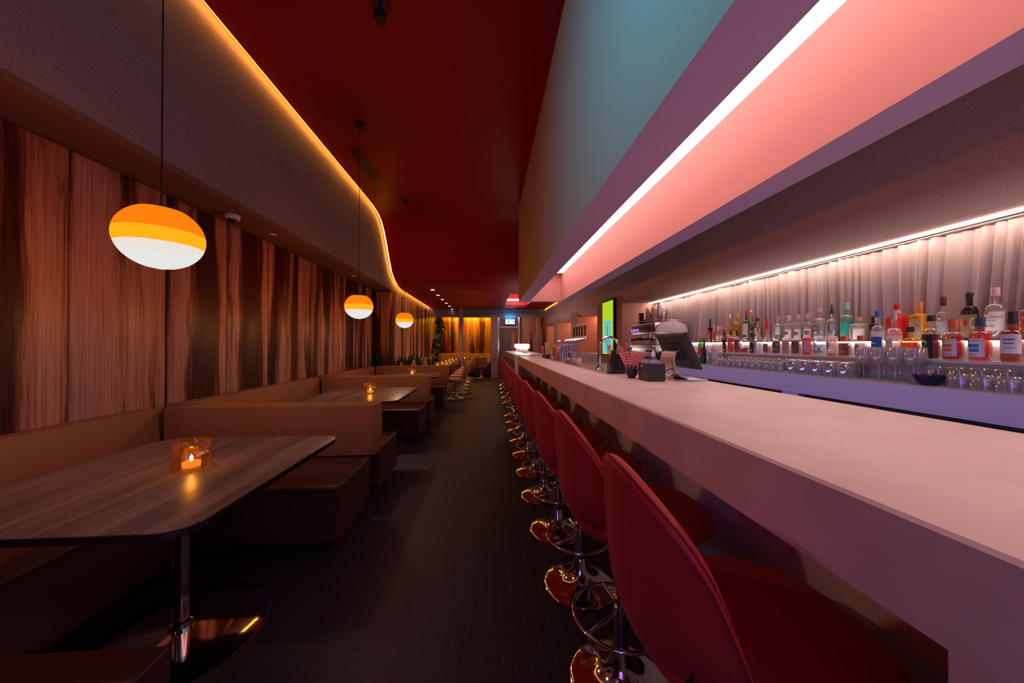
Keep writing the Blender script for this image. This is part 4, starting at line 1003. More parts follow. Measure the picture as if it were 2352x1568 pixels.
tube('cup_rail', [(0.02, 0.05, 0.565), (0.02, W_-0.05, 0.565), (D_-0.03, W_-0.05, 0.565), (D_-0.03, 0.05, 0.565)], 0.005, M['steel'], em, 8, closed=True)
for yy in (0.06, W_-0.06):
    tube('rail_post', [(0.02, yy, 0.52), (0.02, yy, 0.565)], 0.004, M['steel'], em, 6)
ctz = 1.1205 + 0.531
for s_, (x_, y_, n_) in enumerate(((2.44, 5.30, 3), (2.52, 5.20, 3), (2.41, 5.17, 1))):
    for k in range(n_):
        t = thing('coffee_cup', 'black coffee cup on the espresso machine, level %d of the %s black stack' % (k+1, ORD[s_]), 'cup', (x_, y_, ctz+0.058*k), group='black cups on the espresso machine')
        lathe('bowl', [(0, 0.0), (0.024, 0.0), (0.036, 0.03), (0.040, 0.065), (0.037, 0.065), (0.033, 0.03), (0, 0.006)], M['blackgloss'], t, 20)
        tube('handle', [(-0.037, 0, 0.055), (-0.058, 0, 0.048), (-0.056, 0, 0.025), (-0.033, 0, 0.018)], 0.004, M['blackgloss'], t, 6)
for s_, (x_, y_, n_) in enumerate(((2.43, 5.06, 4), (2.52, 5.02, 4), (2.45, 4.93, 4), (2.55, 4.90, 4), (2.46, 4.78, 5), (2.56, 4.72, 3), (2.47, 4.69, 2))):
    for k in range(n_):
        tumbler('latte_glass', x_, y_, ctz+0.055*k, 0.034, 0.075, 'clear latte glass on the espresso machine, level %d of the %s stack' % (k+1, ('far', 'far rear', 'middle', 'middle rear', 'tallest near', 'near rear', 'lowest near')[s_]), 'latte glasses on the espresso machine')
ts = thing('tamper_stand', 'black knock box standing on the worktop before the machine', 'box', (2.34, 4.40, 1.1205))
box('bin', (0, 0.10), (0, 0.14), (0, 0.12), M['black'], ts, 0.01); tube('bar', [(0.05, 0.0, 0.12), (0.05, 0.14, 0.12)], 0.006, M['black'], ts)
soc = thing('wall_socket', 'white double wall socket on the stucco beside the machine', 'socket', (2.36, 5.749, 1.27))
box('plate', (0.0, 0.10), (-0.01, 0.0), (0.0, 0.09), M['white_plastic'], soc, 0.003)
box('gap', (0.045, 0.055), (-0.012, -0.009), (0.01, 0.08), M['shelf'], soc)

# ================================================================ bottles
LQ = {}
def liquid(col):
    k = tuple(col)
    if k not in LQ: LQ[k] = glassmat('liquid_%d' % len(LQ), tuple(min(1, c**0.5) for c in col), 0.02, 0.1, 0.55, col)
    return LQ[k]
def gl(col, body=0.0):
    k = ('g',) + tuple(col) + (body,)
    if k not in LQ: LQ[k] = glassmat('bottle_glass_%d' % len(LQ), col, 0.12, 0.04, body + 0.09, col)
    return LQ[k]
def arc_patch(name, R, a0, a1, z0, z1, m, parent, sq=2, n=14):
    vs_, fs = [], []
    for i in range(n+1):
        a = math.radians(a0 + (a1-a0)*i/n); k = sqr(a, sq)
        for z in (z0, z1): vs_.append((-R*k*math.cos(a), -R*k*math.sin(a), z))
    for i in range(n): fs.append((2*i, 2*i+2, 2*i+3, 2*i+1))
    return raw(name, vs_, fs, m, parent, smooth=(sq == 2))
def disc_patch(name, R, a_c, z_c, rx, rz, m, parent, n=20, ring=0.0):
    vs_, fs = [], []
    rings = [1.0, 1.0-ring] if ring else [1.0]
    for s in rings:
        for i in range(n):
            t = 2*PI*i/n; a = math.radians(a_c) + rx*s*math.cos(t)/R; vs_.append((-R*math.cos(a), -R*math.sin(a), z_c + rz*s*math.sin(t)))
    if ring:
        for i in range(n): fs.append((i, (i+1) % n, n+(i+1) % n, n+i))
    else:
        vs_.append((-R*math.cos(math.radians(a_c)), -R*math.sin(math.radians(a_c)), z_c))
        for i in range(n): fs.append((i, (i+1) % n, n))
    return raw(name, vs_, fs, m, parent)
ROW = {'f': (2.60, 1.2505, 'bottles on the lower shelf step'), 'b': (2.765, 1.3605, 'bottles on the upper shelf step'), 'c': (2.42, 1.1205, 'bottles on the worktop by the till')}
def bottle(row, y, r, h, label, body=0.55, neck=0.34, glass=(1, 1, 1), gbody=0.0, liq=None, fill=0.85, cap=(0.02, 0.02, 0.02), caph=0.12, capr=1.12, lab=None, labz=(0.12, 0.60), laba=(-62, 62), texts=(), sq=2, sh='round', opaque=None, nm='spirit_bottle', capmat=None):
    x, z, grp = ROW[row]
    t = thing(nm, label, 'bottle', (x, y, z), group=grp)
    rn = r*neck; zb = h*body; hc = h*caph; zn = h-hc
    if sh == 'round':
        shp = [(r, zb*0.97)] + [(rn + (r-rn)*math.cos(PI/2*i/6)**0.9, zb*0.97 + (zn-zb*0.97)*0.42*math.sin(PI/2*i/6)) for i in range(1, 7)]
    elif sh == 'square':
        shp = [(r, zb), (r*0.96, zb+0.008), (rn*1.3, zb+0.014), (rn, zb+0.022)]
    elif sh == 'slope':
        shp = [(r, zb*0.8), (r*0.93, zb*0.95), (r*0.75, zb+(zn-zb)*0.15), (rn*1.2, zb+(zn-zb)*0.6), (rn, zb+(zn-zb)*0.8)]
    else:
        shp = [(r*0.98, zb*0.5), (r*0.85, zb*0.8), (rn*1.3, zb*1.1), (rn, zn*0.95)]
    prof_ = [(0, 0.0), (r*0.9, 0.0), (r, 0.006)] + shp + [(rn, zn)]
    lathe('glass', prof_ + [(0, zn)], opaque or gl(glass, gbody), t, 28, sq=sq, sqz=zb*1.02)
    if liq is not None and not opaque:
        zf = zb*fill if fill <= 1 else zb + (zn-zb)*(fill-1)
        lp = [(0, 0.006), (r*0.88, 0.006), (r*0.93, 0.012)]
        for rr, zz in shp:
            if zz < zf: lp.append((rr*0.93, zz))
        rl = min([rr for rr, zz in shp if zz <= zf] + [r])*0.93
        lp += [(rl, zf), (0, zf)]
        lathe('liquid', lp, liquid(liq), t, 24, sq=sq, sqz=zb*1.02)
    if cap is not None:
        lathe('cap', [(0, zn-0.002), (rn*capr, zn-0.002), (rn*capr, h-0.003), (rn*capr*0.9, h), (0, h)], capmat or flat(cap, 0.45), t, 18)
    if lab is not None:
        arc_patch('label_paper', r*1.015, laba[0], laba[1], zb*labz[0], zb*labz[1], flat(lab, 0.65), t, sq)
    for (s, zf_, size, col) in texts:
        if s == '#':   # print too small to read: thin printed line
            ac, hw = (laba[0]+laba[1])/2, min((laba[1]-laba[0])*0.34, 30)
            arc_patch('printed_line', r*1.024, ac-hw, ac+hw*0.8, zb*zf_-size*0.22, zb*zf_+size*0.22, flat(col, 0.6), t, sq, 6)
            continue
        wraptext('lettering', s, size, r*1.025, zb*zf_, flat(col, 0.6), t, a_off=math.radians((laba[0]+laba[1])/2), maxw=r*math.radians(laba[1]-laba[0])*0.92)
    return t
WH = (0.85, 0.82, 0.82); BK = (0.02, 0.02, 0.025)
# front row, from the camera end
bottle('f', 1.522, .037, .252, 'dark amber whiskey bottle with white script label and black cap', .56, .40, (1, .55, .35), liq=(.42, .05, .02), fill=1.5, cap=(.02, .03, .04), caph=.24, lab=(.70, .66, .78), labz=(.30, .98), laba=(-45, 72), texts=(('#', .80, .016, (.1, .1, .2)), ('#', .66, .013, (.1, .1, .2)), ('#', .5, .008, (.2, .2, .3))))
def cut(y, label, lq, capc, blk, words):
    t = bottle('f', y, .039, .229, label, .62, .42, (1, .75, .7), liq=lq, fill=1.12 if capc[0] < .5 else .93, cap=capc, caph=.20, lab=(.80, .74, .76), labz=(.16, .84), laba=(-80, 52), sh='round')
    zb = .229*.62
    for i, (zc_, w0, w1, col) in enumerate(blk):
        arc_patch('colour_block', .039*1.022, w0, w1, zb*(zc_-.065), zb*(zc_+.065), flat(col, .6), t)
    for s, zc_, a in words: wraptext('lettering', s, .0165, .039*1.030, zb*zc_, flat((.10, .09, .12), .6), t, a_off=math.radians(a), maxw=.034)
OR = (.80, .16, .05); BL = (.03, .22, .55)
cut(1.634, 'orange rum bottle with blue cap and blue block label reading smoke', (.85, .12, .02), (.02, .10, .20), ((.75, -72, -28, (.12, .22, .40)), (.57, -72, 25, BL), (.40, -30, 25, BL)), (('CUT', .75, 5), ('BE', .40, -52), ('SMOKE', .23, -12)))
cut(1.740, 'red rum bottle with orange cap and orange block label reading spice', (.60, .04, .03), (.90, .14, .04), ((.75, -72, -22, OR), (.57, -72, 25, (.7, .18, .1)), (.40, -28, 25, (.7, .2, .12)), (.23, -72, -28, OR)), (('CUT', .75, 5), ('THE', .40, -50), ('SPICE', .23, 2)))
t = bottle('f', 1.835, .036, .259, 'black labelled rum bottle with pale wave emblem and clear shoulders', .60, .42, liq=(.25, .02, .02), fill=.95, cap=BK, caph=.13, lab=(.025, .02, .025), labz=(.04, .92), laba=(-90, 45), texts=(('#', .84, .012, (.3, .3, .25)), ('#', .16, .008, (.5, .4, .35))))
disc_patch('wave_emblem', .0375, -22, .095, .020, .022, flat((.72, .70, .85), .5), t); disc_patch('wave_dark_print', .0379, -16, .088, .014, .010, flat((.05, .05, .07), .5), t); arc_patch('red_band', .0377, -60, 18, .055, .062, flat((.6, .15, .08), .5), t)  # the dark spot is part of the printed wave emblem
t = bottle('f', 1.935, .042, .196, 'squat round amber bottle with black cork and purple white label', .52, .28, (1, .6, .3), liq=(.85, .20, .02), fill=1.0, cap=(.04, .03, .03), caph=.16, capr=1.5, lab=(.62, .58, .75), labz=(.12, .72), laba=(-70, 25), sh='round', texts=(('#', .5, .02, (.3, .28, .4)), ('#', .3, .012, (.3, .28, .4))))
arc_patch('orange_seal', .0432, 26, 62, .03, .062, flat((.75, .10, .02), .5), t)
bottle('f', 2.020, .037, .286, 'tall clear gin bottle with pinkish text label behind the wine glasses', .55, .34, liq=(.9, .75, .72), fill=.9, cap=(.55, .50, .52), caph=.14, lab=(.75, .66, .68), labz=(.30, .78), laba=(-85, 25), texts=(('#', .62, .011, (.35, .15, .15)), ('#', .48, .009, (.35, .15, .15))))
bottle('f', 2.110, .032, .311, 'clear vodka bottle with blue neck band and deep blue label', .56, .46, liq=(.85, .85, .9), fill=1.0, cap=(.08, .20, .60), caph=.13, lab=(.03, .17, .42), labz=(.20, .80), laba=(-85, 70), texts=(('#', .55, .016, WH), ('#', .4, .010, WH)))
bottle('f', 2.215, .031, .149, 'clear small bottle with red cork half hidden by stemware', .72, .42, liq=(.8, .6, .55), fill=.9, cap=(.75, .12, .08), caph=.2, capr=1.5, lab=(.20, .10, .25), labz=(.15, .80), laba=(-80, 10))
t = bottle('f', 2.325, .034, .149, 'brown bottle with tan oval label and red cork', .72, .40, (1, .8, .7), liq=(.25, .05, .02), fill=.9, cap=(.75, .12, .08), caph=.2, capr=1.4)
disc_patch('oval_label', .0347, -25, .052, .026, .045, flat((.50, .30, .20), .6), t); disc_patch('crest', .0351, -25, .075, .006, .008, flat((.1, .05, .05), .6), t)
t = bottle('f', 2.416, .033, .193, 'pale frosted bottle with blue disc and orange rings', .74, .36, (1, .9, .88), .35, liq=(.95, .80, .76), fill=.95, cap=(.30, .62, .72), caph=.12, capr=1.3)
disc_patch('blue_disc', .0338, -35, .08, .026, .030, flat((.02, .30, .55), .5), t); disc_patch('orange_ring', .0336, 45, .095, .020, .022, flat((.95, .22, .08), .5), t, ring=.12); disc_patch('orange_ring', .0342, -35, .08, .030, .034, flat((.95, .25, .1), .5), t, ring=.10); arc_patch('orange_base', .0335, -90, 90, .004, .016, flat((.95, .22, .10), .5), t)
t = bottle('f', 2.513, .039, .197, 'clear bottle printed with teal ellipses and a pale oval', .72, .30, (1, 1, 1), .08, liq=(.75, .85, .85), fill=.62, cap=(.25, .55, .65), caph=.14, capr=1.4)
disc_patch('pale_oval', .0396, -40, .078, .030, .034, flat((.62, .58, .72), .5), t); disc_patch('teal_ring', .0400, -40, .078, .034, .038, flat((.10, .42, .48), .5), t, ring=.10); disc_patch('teal_ring', .0398, 30, .09, .025, .028, flat((.10, .42, .48), .5), t, ring=.12); disc_patch('teal_base', .0397, 0, .03, .040, .012, flat((.10, .45, .45), .5), t); disc_patch('tan_disc', .0402, 35, .05, .012, .014, flat((.6, .35, .25), .5), t)
t = bottle('f', 2.617, .035, .201, 'red liqueur bottle with pink paper label and cork', .68, .34, (1, .8, .8), liq=(.80, .02, .03), fill=1.12, cap=(.55, .25, .18), caph=.16, capr=1.5, lab=(.72, .36, .42), labz=(.16, .88), laba=(-90, 70), texts=(('#', .72, .010, (.6, .15, .2)), ('#', .6, .010, (.6, .15, .2))))
disc_patch('dark_dot', .0362, 15, .040, .008, .007, flat((.08, .10, .18), .5), t)
t = bottle('f', 2.717, .034, .195, 'corked bottle with dark label and orange patch', .66, .32, liq=(.5, .30, .22), fill=.9, cap=(.55, .28, .2), caph=.15, capr=1.5, lab=(.14, .09, .08), labz=(.14, .90), laba=(-90, 70), texts=(('#', .45, .010, (.5, .35, .25)), ('#', .3, .008, (.5, .35, .25))))
disc_patch('orange_patch', .0352, -55, .085, .014, .018, flat((.65, .22, .05), .5), t)
t = bottle('f', 2.816, .031, .202, 'corked bottle with dusky pink label and dark dot', .66, .34, liq=(.8, .5, .4), fill=.9, cap=(.55, .30, .22), caph=.15, capr=1.5, lab=(.58, .34, .28), labz=(.06, .90), laba=(-90, 80))
disc_patch('dark_dot', .0320, 15, .045, .009, .006, flat((.12, .04, .10), .5), t)
t = bottle('f', 2.913, .033, .172, 'short corked bottle with bright multicoloured pattern label', .68, .30, liq=(.8, .6, .5), fill=.9, cap=(.55, .30, .18), caph=.16, capr=1.4, lab=(.12, .08, .10), labz=(.08, .95), laba=(-90, 90))
rnd = random.Random(4)
for k in range(9): disc_patch('colour_spot', .0342+.0002*k, rnd.uniform(-75, 70), rnd.uniform(.025, .10), .010, .013, flat(((.9, .2, .05), (.05, .4, .4), (.85, .4, .1), (.6, .1, .2), (.1, .35, .15))[k % 5], .5), t)
t = bottle('f', 3.016, .034, .258, 'flared clear decanter with dark neck label and red green sticker', .42, .42, liq=(.75, .45, .4), fill=.6, cap=(.70, .03, .04), caph=.10, capr=1.3, sh='slope', lab=(.28, .10, .08), labz=(.15, .85), laba=(-80, 50))
disc_patch('red_fruit', .0353, -40, .05, .012, .018, flat((.75, .04, .06), .5), t); disc_patch('green_leaf', .0355, 5, .085, .010, .012, flat((.1, .45, .2), .5), t)
bottle('f', 3.123, .035, .242, 'clear slope shouldered bottle with lavender label', .62, .34, liq=(.85, .8, .85), fill=.75, cap=(.55, .32, .28), caph=.16, capr=1.15, sh='slope', lab=(.42, .40, .62), labz=(.10, .80), laba=(-90, 20), texts=(('#', .5, .012, (.15, .15, .4)),))
bottle('f', 3.203, .023, .206, 'narrow dark liqueur bottle with yellow band', .62, .42, (.5, .3, .15), liq=(.08, .02, .01), fill=.9, cap=(.03, .02, .02), caph=.24, lab=(.75, .40, .02), labz=(.82, .90), laba=(-90, 90))
bottle('f', 3.304, .039, .187, 'wide clear bottle with a little red liquid at the bottom', .66, .28, liq=(.50, .02, .02), fill=.42, cap=(.12, .07, .05), caph=.14, capr=1.4, lab=(.72, .55, .52), labz=(.05, .8), laba=(-90, -30))
bottle('f', 3.403, .029, .232, 'bottle with dark cap and charcoal label among the front row', .66, .40, liq=(.35, .05, .03), fill=.9, cap=(.05, .04, .04), caph=.24, lab=(.13, .10, .12), labz=(.25, .85), laba=(-90, 60), texts=(('#', .55, .012, WH),))
bottle('f', 3.499, .032, .236, 'red bitter bottle with tilted pale and blue label', .66, .36, liq=(.70, .02, .03), fill=.95, cap=(.10, .05, .05), caph=.2, lab=(.30, .28, .45), labz=(.2, .75), laba=(-90, -5), texts=(('#', .5, .010, WH),))
bottle('f', 3.600, .022, .240, 'slim dark brown bottle with gold seal near the tumblers', .60, .40, (.4, .15, .08), liq=(.12, .02, .01), fill=.9, cap=(.06, .04, .04), caph=.2, lab=(.55, .25, .05), labz=(.05, .25), laba=(-60, 60))
# upper row
bottle('b', 1.560, .035, .225, 'pink red round bottle at the camera end of the upper step', .62, .34, (1, .6, .55), liq=(.75, .03, .04), fill=.85, cap=(.20, .06, .05), caph=.14, capr=1.2)
t = bottle('b', 1.678, .037, .288, 'large clear rum bottle reading BACARDI with red emblem and pink cap', .60, .34, liq=(.92, .92, .90), fill=.95, cap=(.80, .56, .55), caph=.15, capr=1.25, lab=(.84, .84, .82), labz=(.30, .90), laba=(-62, 78), texts=(('BACARDÍ', .73, .019, (.06, .06, .07)), ('#', .63, .006, (.2, .2, .2))))
disc_patch('red_emblem', .0381, -26, .153, .0125, .0125, flat((.62, .05, .06), .5), t, n=24); disc_patch('emblem_ring', .0384, -26, .153, .0095, .0095, flat((.75, .30, .28), .5), t, ring=.12)
disc_patch('fruit_print', .0381, -28, .075, .011, .010, flat((.60, .06, .05), .5), t); disc_patch('coconut_print', .0383, -20, .070, .010, .005, flat((.85, .80, .78), .5), t); disc_patch('leaf_print', .0381, 8, .080, .012, .005, flat((.35, .62, .42), .5), t); disc_patch('leaf_print', .0383, 14, .073, .008, .004, flat((.45, .70, .50), .5), t)
t = bottle('b', 1.780, .033, .270, 'dark gunmetal swing top bottle with ornate gold and orange label', .60, .38, opaque=mat('gunmetal', (.07, .06, .06), .22, .7), cap=(.02, .02, .02), caph=.05, capr=1.1, lab=(.30, .20, .10), labz=(.15, .92), laba=(-85, 85))
disc_patch('orange_gem', .0342, -28, .10, .008, .022, flat((.85, .20, .02), .4), t); disc_patch('red_gem', .0342, 8, .10, .007, .020, flat((.35, .04, .03), .4), t); disc_patch('gold_scroll', .0343, -62, .09, .010, .035, flat((.5, .36, .18), .4), t, ring=.4); disc_patch('gold_scroll', .0343, 52, .10, .012, .035, flat((.65, .50, .25), .4), t, ring=.4)
tube('swing_clip', [(-.022, 0, .262), (-.012, .008, .277), (.012, -.008, .272), (.024, 0, .262)], .003, M['blackgloss'], t, 6)
t = bottle('b', 1.894, .029, .268, 'clear vodka bottle with dark red cap and silver red label', .58, .40, liq=(.85, .75, .75), fill=.9, cap=(.16, .02, .02), caph=.20, capr=1.15, lab=(.45, .44, .50), labz=(.18, .78), laba=(-75, 75), texts=(('#', .68, .010, (.9, .88, .88)),))
disc_patch('red_crest', .0302, -42, .07, .010, .022, flat((.50, .04, .06), .5), t)
t = bottle('b', 2.006, .037, .249, 'square yellow bottle lettered AMBER with floral label', .64, .36, opaque=mat('yellow_glaze', (.85, .42, .03), .35), cap=(.80, .38, .08), caph=.26, capr=1.05, sq=7, sh='square', texts=())
planetext('lettering', 'AMBER', .022, (-.0378, .006, .146), (0, -1, 0), (0, 0, 1), flat((.25, .14, .02), .6), t, .052)
box('floral_label', (-.0380, -.0372), (-.030, .030), (.02, .130), flat((.42, .28, .20), .6), t)
rnd = random.Random(8)
for k in range(12):
    yy, zz = rnd.uniform(-.024, .024), rnd.uniform(.03, .12)
    prism('flower_print', [(yy+.006*math.cos(i*PI/4)*(1 if i % 2 else .6), zz+.008*math.sin(i*PI/4)*(1 if i % 2 else .6)) for i in range(8)], -.0386-.00005*k, -.0380, flat(((.65, .42, .30), (.15, .12, .16), (.25, .28, .14), (.75, .5, .35))[k % 4], .6), t, axis='x')
t = bottle('b', 2.129, .043, .248, 'square bright red bottle with white neck band and dark label', .64, .33, opaque=mat('red_glaze', (.80, .03, .02), .35), cap=(.62, .02, .02), caph=.10, capr=1.05, sq=7, sh='square')
box('dark_label', (-.0440, -.0432), (-.030, .030), (.03, .125), flat((.35, .03, .04), .6), t); lathe('neck_band', [(.0155, .185), (.0158, .185), (.0158, .21), (.0155, .21)], flat(WH, .6), t, 16)
bottle('b', 2.272, .022, .180, 'slim black bottle standing behind the blue label vodka', .66, .5, opaque=M['blackgloss'], cap=BK, caph=.2, lab=(.10, .07, .08), labz=(.2, .7))
t = bottle('b', 2.372, .050, .181, 'wide round shouldered gin flask with tan arch label and cork', .70, .24, (1, 1, .97), .25, liq=(.92, .95, .90), fill=.95, cap=(.65, .42, .35), caph=.16, capr=1.8)
arc_patch('arch_label', .0507, -88, -18, .02, .088, flat((.62, .45, .34), .6), t); disc_patch('arch_top', .0507, -53, .088, .030, .020, flat((.62, .45, .34), .6), t); disc_patch('bird_print', .0512, -53, .09, .005, .007, flat((.1, .06, .06), .6), t); arc_patch('white_label', .0508, 5, 80, .012, .095, flat((.88, .88, .84), .6), t)
bottle('b', 2.455, .037, .300, 'tall turquoise tinted gin bottle with teal label and teal neck sleeve', .60, .34, (.55, .92, .82), .22, liq=(.30, .70, .58), fill=1.0, cap=(.30, .66, .66), caph=.17, capr=1.15, lab=(.03, .50, .46), labz=(.30, .82), laba=(-90, 80), texts=(('#', .60, .010, (.02, .2, .25)),))
t = bottle('b', 2.570, .037, .255, 'clear bottle with green neck and long black pourer', .60, .32, liq=(.85, .85, .82), fill=.9, cap=(.01, .12, .06), caph=.12, capr=1.2, lab=(.45, .28, .26), labz=(.15, .65), laba=(-90, -5), texts=(('#', .45, .016, WH),))
tube('pourer', [(0, 0, .255), (0, 0, .30)], [.006, .004], M['black'], t, 8)
arc_patch('black_feather', .0378, 6, 20, .075, .135, flat((.04, .05, .05), .6), t)
t = bottle('b', 2.665, .045, .276, 'broad clear bottle with black banner label and looped stopper', .60, .24, (1, 1, 1), .03, liq=(.88, .82, .80), fill=.95, cap=(.70, .58, .58), caph=.10, capr=1.4)
prism('banner', [(0, 0)]*0 or [(-.03, .085), (.03, .085), (.034, .125), (0, .133), (-.034, .125)], -.0457, -.0450, flat((.13, .10, .10), .6), t, axis='x')
box('printed_line', (-.0461, -.0457), (-.024, .024), (.111, .116), flat((.75, .70, .70), .6), t); box('printed_line', (-.0461, -.0457), (-.018, .018), (.098, .101), flat((.7, .65, .65), .6), t)
tube('stopper_loop', [(.0 + .016*math.cos(i*PI/6), .012, .262+.012*math.sin(i*PI/6)) for i in range(12)], .002, M['chrome'], t, 6, closed=True)
for y_, r_, lc, cc, txt_, lb_ in ((2.778, .034, (.05, .45, .55), (.75, .50, .48), 'BLU', 'clear bottle with pink cap and aqua label'), (2.872, .034, (.70, .30, .28), (.75, .45, .42), 'ROSA', 'clear bottle with pink cap and coral label'), (2.966, .037, (.70, .68, .66), (.72, .62, .60), 'DRY', 'clear bottle with black stripe cap and plain white label')):
    t = bottle('b', y_, r_, .242, lb_, .62, .42, (1, 1, 1), .05, liq=(.9, .9, .88), fill=.95, cap=cc, caph=.16, capr=1.15, lab=lc, labz=(.12, .74), laba=(-90, -15), texts=(('#', .6, .010, (.15, .12, .14)),))
    arc_patch('back_label', r_*1.015, 0, 80, .018, .112, flat((.90, .90, .87), .6), t)
bottle('b', 3.083, .037, .248, 'grey green flask with silver stopper and pale side label', .64, .36, (.88, .95, .90), .12, liq=(.7, .78, .72), fill=.95, cap=(.45, .45, .45), caph=.16, capr=1.0, sq=4, lab=(.72, .74, .70), labz=(.45, .9), laba=(10, 75), texts=())
bottle('b', 3.216, .026, .226, 'bottle with bright red neck rising behind the decanter', .55, .44, (1, .5, .4), liq=(.5, .05, .04), fill=.9, cap=(.72, .02, .03), caph=.36, capr=1.2)
bottle('b', 3.331, .028, .249, 'amber bottle with pink neck ring and black knob stopper', .60, .36, (.9, .8, .7), liq=(.65, .25, .05), fill=.7, cap=(.04, .03, .04), caph=.12, capr=1.6, lab=(.60, .62, .60), labz=(.55, .95), laba=(-80, 60))
t = bottle('b', 3.398, .028, .300, 'dark green bottle topped with a cut glass ornament stopper', .56, .34, (.55, .65, .58), liq=(.30, .12, .03), fill=.95, cap=(.60, .30, .22), caph=.10, capr=1.1, lab=(.62, .20, .20), labz=(.55, .72), laba=(-80, 60))
lathe('glass_ornament', [(0, .30), (.008, .303), (.024, .315), (.012, .324), (.020, .332), (.008, .340), (0, .342)], M['tumbler'], t, 7)
bottle('b', 3.486, .033, .341, 'green vermouth bottle with red cap and pale red printed label', .60, .36, (.10, .42, .22), .30, liq=(.05, .25, .10), fill=.5, cap=(.75, .03, .04), caph=.17, capr=1.05, lab=(.66, .60, .60), labz=(.20, .98), laba=(-90, 85), texts=(('#', .80, .010, (.5, .1, .1)), ('#', .6, .010, (.35, .3, .35))))
bottle('b', 3.621, .036, .321, 'golden yellow round bottle with ochre cap and small round label', .58, .36, (1, .88, .35), liq=(.85, .55, .03), fill=1.0, cap=(.72, .42, .06), caph=.15, capr=1.15, lab=(.65, .38, .05), labz=(.35, .65), laba=(-60, 20))
bottle('b', 3.737, .030, .323, 'tall tapering pale gold bottle with white cap', .60, .34, (1, .92, .55), liq=(.90, .65, .10), fill=.95, cap=(.85, .72, .70), caph=.14, capr=1.2, sh='taper', lab=(.85, .55, .15), labz=(.35, .45))
for y_, h_, c_, lb_ in ((3.817, .195, (.80, .30, .32), 'short coral pink bottle right of the white capped miniature'), (3.880, .199, (.82, .42, .42), 'short pale pink bottle between two other small bottles'), (3.937, .193, (.85, .72, .68), 'small white capped miniature beside the orange bottle')):
    bottle('b', y_, .022, h_, lb_, .60, .45, (1, .8, .8), .2, liq=c_, fill=.9, cap=c_, caph=.22, lab=(.80, .60, .58), labz=(.2, .7), laba=(-80, 60))
bottle('b', 4.009, .028, .219, 'orange aperitif bottle with pink foil cap', .60, .36, (1, .75, .6), liq=(.95, .28, .03), fill=1.0, cap=(.85, .38, .30), caph=.18)
bottle('b', 4.088, .028, .293, 'near black wine bottle with white tipped cap and red label', .62, .38, opaque=mat('wine_glass_dark', (.015, .01, .012), .12), cap=(.03, .02, .02), caph=.28, lab=(.45, .04, .05), labz=(.3, .7), laba=(-80, 70))
# worktop bottles by the till
bottle('c', 3.464, .043, .285, 'square shouldered clear bottle with pale paper label on the worktop', .74, .22, (1, 1, 1), .05, liq=(.75, .7, .62), fill=.16, cap=None, sq=6, sh='square', lab=(.62, .54, .52), labz=(.3, .78), laba=(-30, 55))
bottle('c', 3.600, .026, .369, 'slender clear bottle with red screw cap on the worktop', .55, .32, liq=(.7, .7, .62), fill=.3, cap=(.62, .03, .06), caph=.11, capr=1.3, sh='slope', lab=(.55, .45, .55), labz=(.35, .75), laba=(-60, 40))
bottle('c', 3.680, .023, .285, 'black small bottle nearest the till monitor', .55, .45, opaque=M['blackgloss'], cap=(.12, .10, .12), caph=.2)
bottle('c', 3.745, .027, .358, 'wine bottle with green shoulder and bright red label behind the till', .60, .36, (.35, .60, .20), .3, liq=(.2, .3, .1), fill=.8, cap=(.75, .50, .15), caph=.18, lab=(.78, .03, .03), labz=(.45, .80), laba=(-90, 90))

# ================================================================ glassware on the back bar
WZ = 1.1205
G1 = 'ribbed tumblers near the till end of the back bar'
L1 = 'clear tumbler upside down in the long double row near the till'
for k in range(9): tumbler('tumbler', 2.355, 2.62+0.076*k, WZ, 0.0355, 0.078, 'short ribbed tumbler upside down, long front row, %s from the camera' % ORD[k], G1, True)
for k in range(9): tumbler('tumbler', 2.438, 2.66+0.076*k, WZ, 0.0355, 0.100, 'taller clear tumbler upside down in the rear row, %s from the camera' % ORD[k], 'taller tumblers in the rear row', True)
for k in range(1): tumbler('tumbler', 2.355, 3.32+0.078*k, WZ, 0.0355, 0.085, 'clear tumbler upside down at the till end beside the worktop bottles', 'tumblers at the till end')
def wine_stemless(x, y, lb_):
    key = 'stemless'
    if key not in _cache:
        _cache[key] = lathe('stemless_glass', [(0, 0.105), (0.022, 0.104), (0.038, 0.095), (0.046, 0.072), (0.047, 0.045), (0.040, 0.0), (0.0385, 0.0), (0.0455, 0.045), (0.0445, 0.072), (0.036, 0.093), (0, 0.101)], M['tumbler'], None, 26); o_ = _cache[key]
    else: o_ = _cache[key].copy(); C.objects.link(o_)
    tag(o_, lb_, 'glass', 'stemless glasses in the middle', (x, y, WZ))
for k in range(5):
    wine_stemless(2.36, 2.10+0.098*k, 'stemless wine glass upside down, front row, %s from the stemmed glasses' % ORD[k]); wine_stemless(2.45, 2.14+0.098*k, 'stemless wine glass upside down, rear row, %s from the stemmed glasses' % ORD[k])
wg = thing('wine_glass', 'stemmed wine glass standing upright directly beside the navy bowl', 'glass', (2.37, 1.75, WZ), group='stemmed wine glasses')
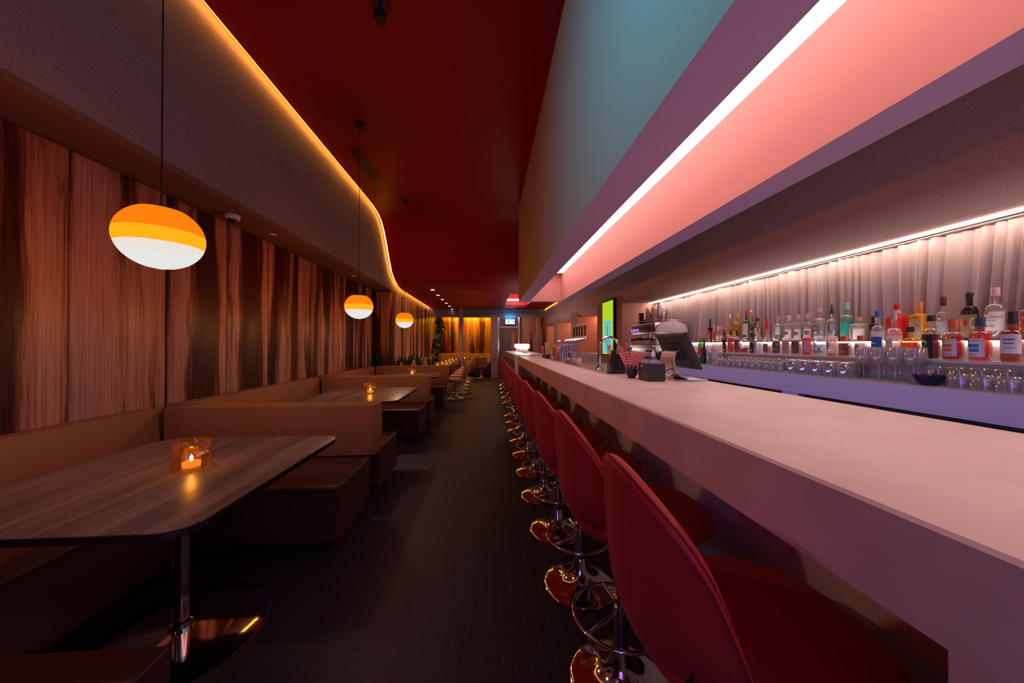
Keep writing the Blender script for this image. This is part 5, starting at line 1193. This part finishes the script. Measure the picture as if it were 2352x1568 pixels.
lathe('bowl', [(0.004, 0.095), (0.018, 0.100), (0.034, 0.118), (0.038, 0.145), (0.033, 0.20), (0.0322, 0.20), (0.0368, 0.145), (0.033, 0.119), (0.017, 0.102), (0, 0.098)], M['tumbler'], wg, 26)
lathe('stem', [(0.0, 0.004), (0.004, 0.010), (0.0035, 0.06), (0.005, 0.097)], M['tumbler'], wg, 10)
lathe('foot', [(0, 0.0), (0.033, 0.0), (0.033, 0.002), (0.006, 0.006), (0, 0.008)], M['tumbler'], wg, 26)
for x_, y_ in ((2.37, 1.835), (2.37, 1.92), (2.37, 2.005), (2.455, 1.79), (2.455, 1.875), (2.455, 1.96)):
    dup(wg, (x_, y_, WZ), 'stemmed wine glass, %s, %s' % ('front row' if x_ < 2.4 else 'rear row', {1.835: 'second from the navy bowl', 1.92: 'third from the navy bowl', 2.005: 'furthest from the navy bowl', 1.79: 'nearest the whisky tumblers', 1.875: 'middle one', 1.96: 'far end'}[y_]))
for k in range(4): tumbler('whisky_tumbler', 2.458, 1.465+0.083*k, WZ, 0.040, 0.098, 'taller whisky tumbler upside down behind the navy bowl, %s from the camera' % ORD[k], 'whisky tumblers behind the bowl', True, 26)
for k in range(6): tumbler('short_tumbler', 2.36, 1.145+0.083*k, WZ, 0.040, 0.072, 'short ribbed tumbler upside down at the worktop edge, %s from the camera end' % ORD[k], 'short tumblers beside the bowl', True, 26)
for k in range(3): tumbler('short_tumbler', 2.448, 1.13+0.083*k, WZ, 0.040, 0.072, 'short ribbed tumbler upside down behind the edge row, %s from the camera end' % ORD[k], 'short tumblers beside the bowl', True, 26)
tag(lathe('bowl', [(0, 0.0), (0.030, 0.0), (0.033, 0.004), (0.042, 0.011), (0.050, 0.021), (0.056, 0.034), (0.060, 0.055), (0.0575, 0.055), (0.053, 0.035), (0.046, 0.021), (0.030, 0.010), (0, 0.008)], mat('navy_glaze', (0.02, 0.02, 0.06), 0.25), None, 36), 'small navy glazed bowl on the worktop edge', 'bowl', loc=(2.356, 1.672, WZ))
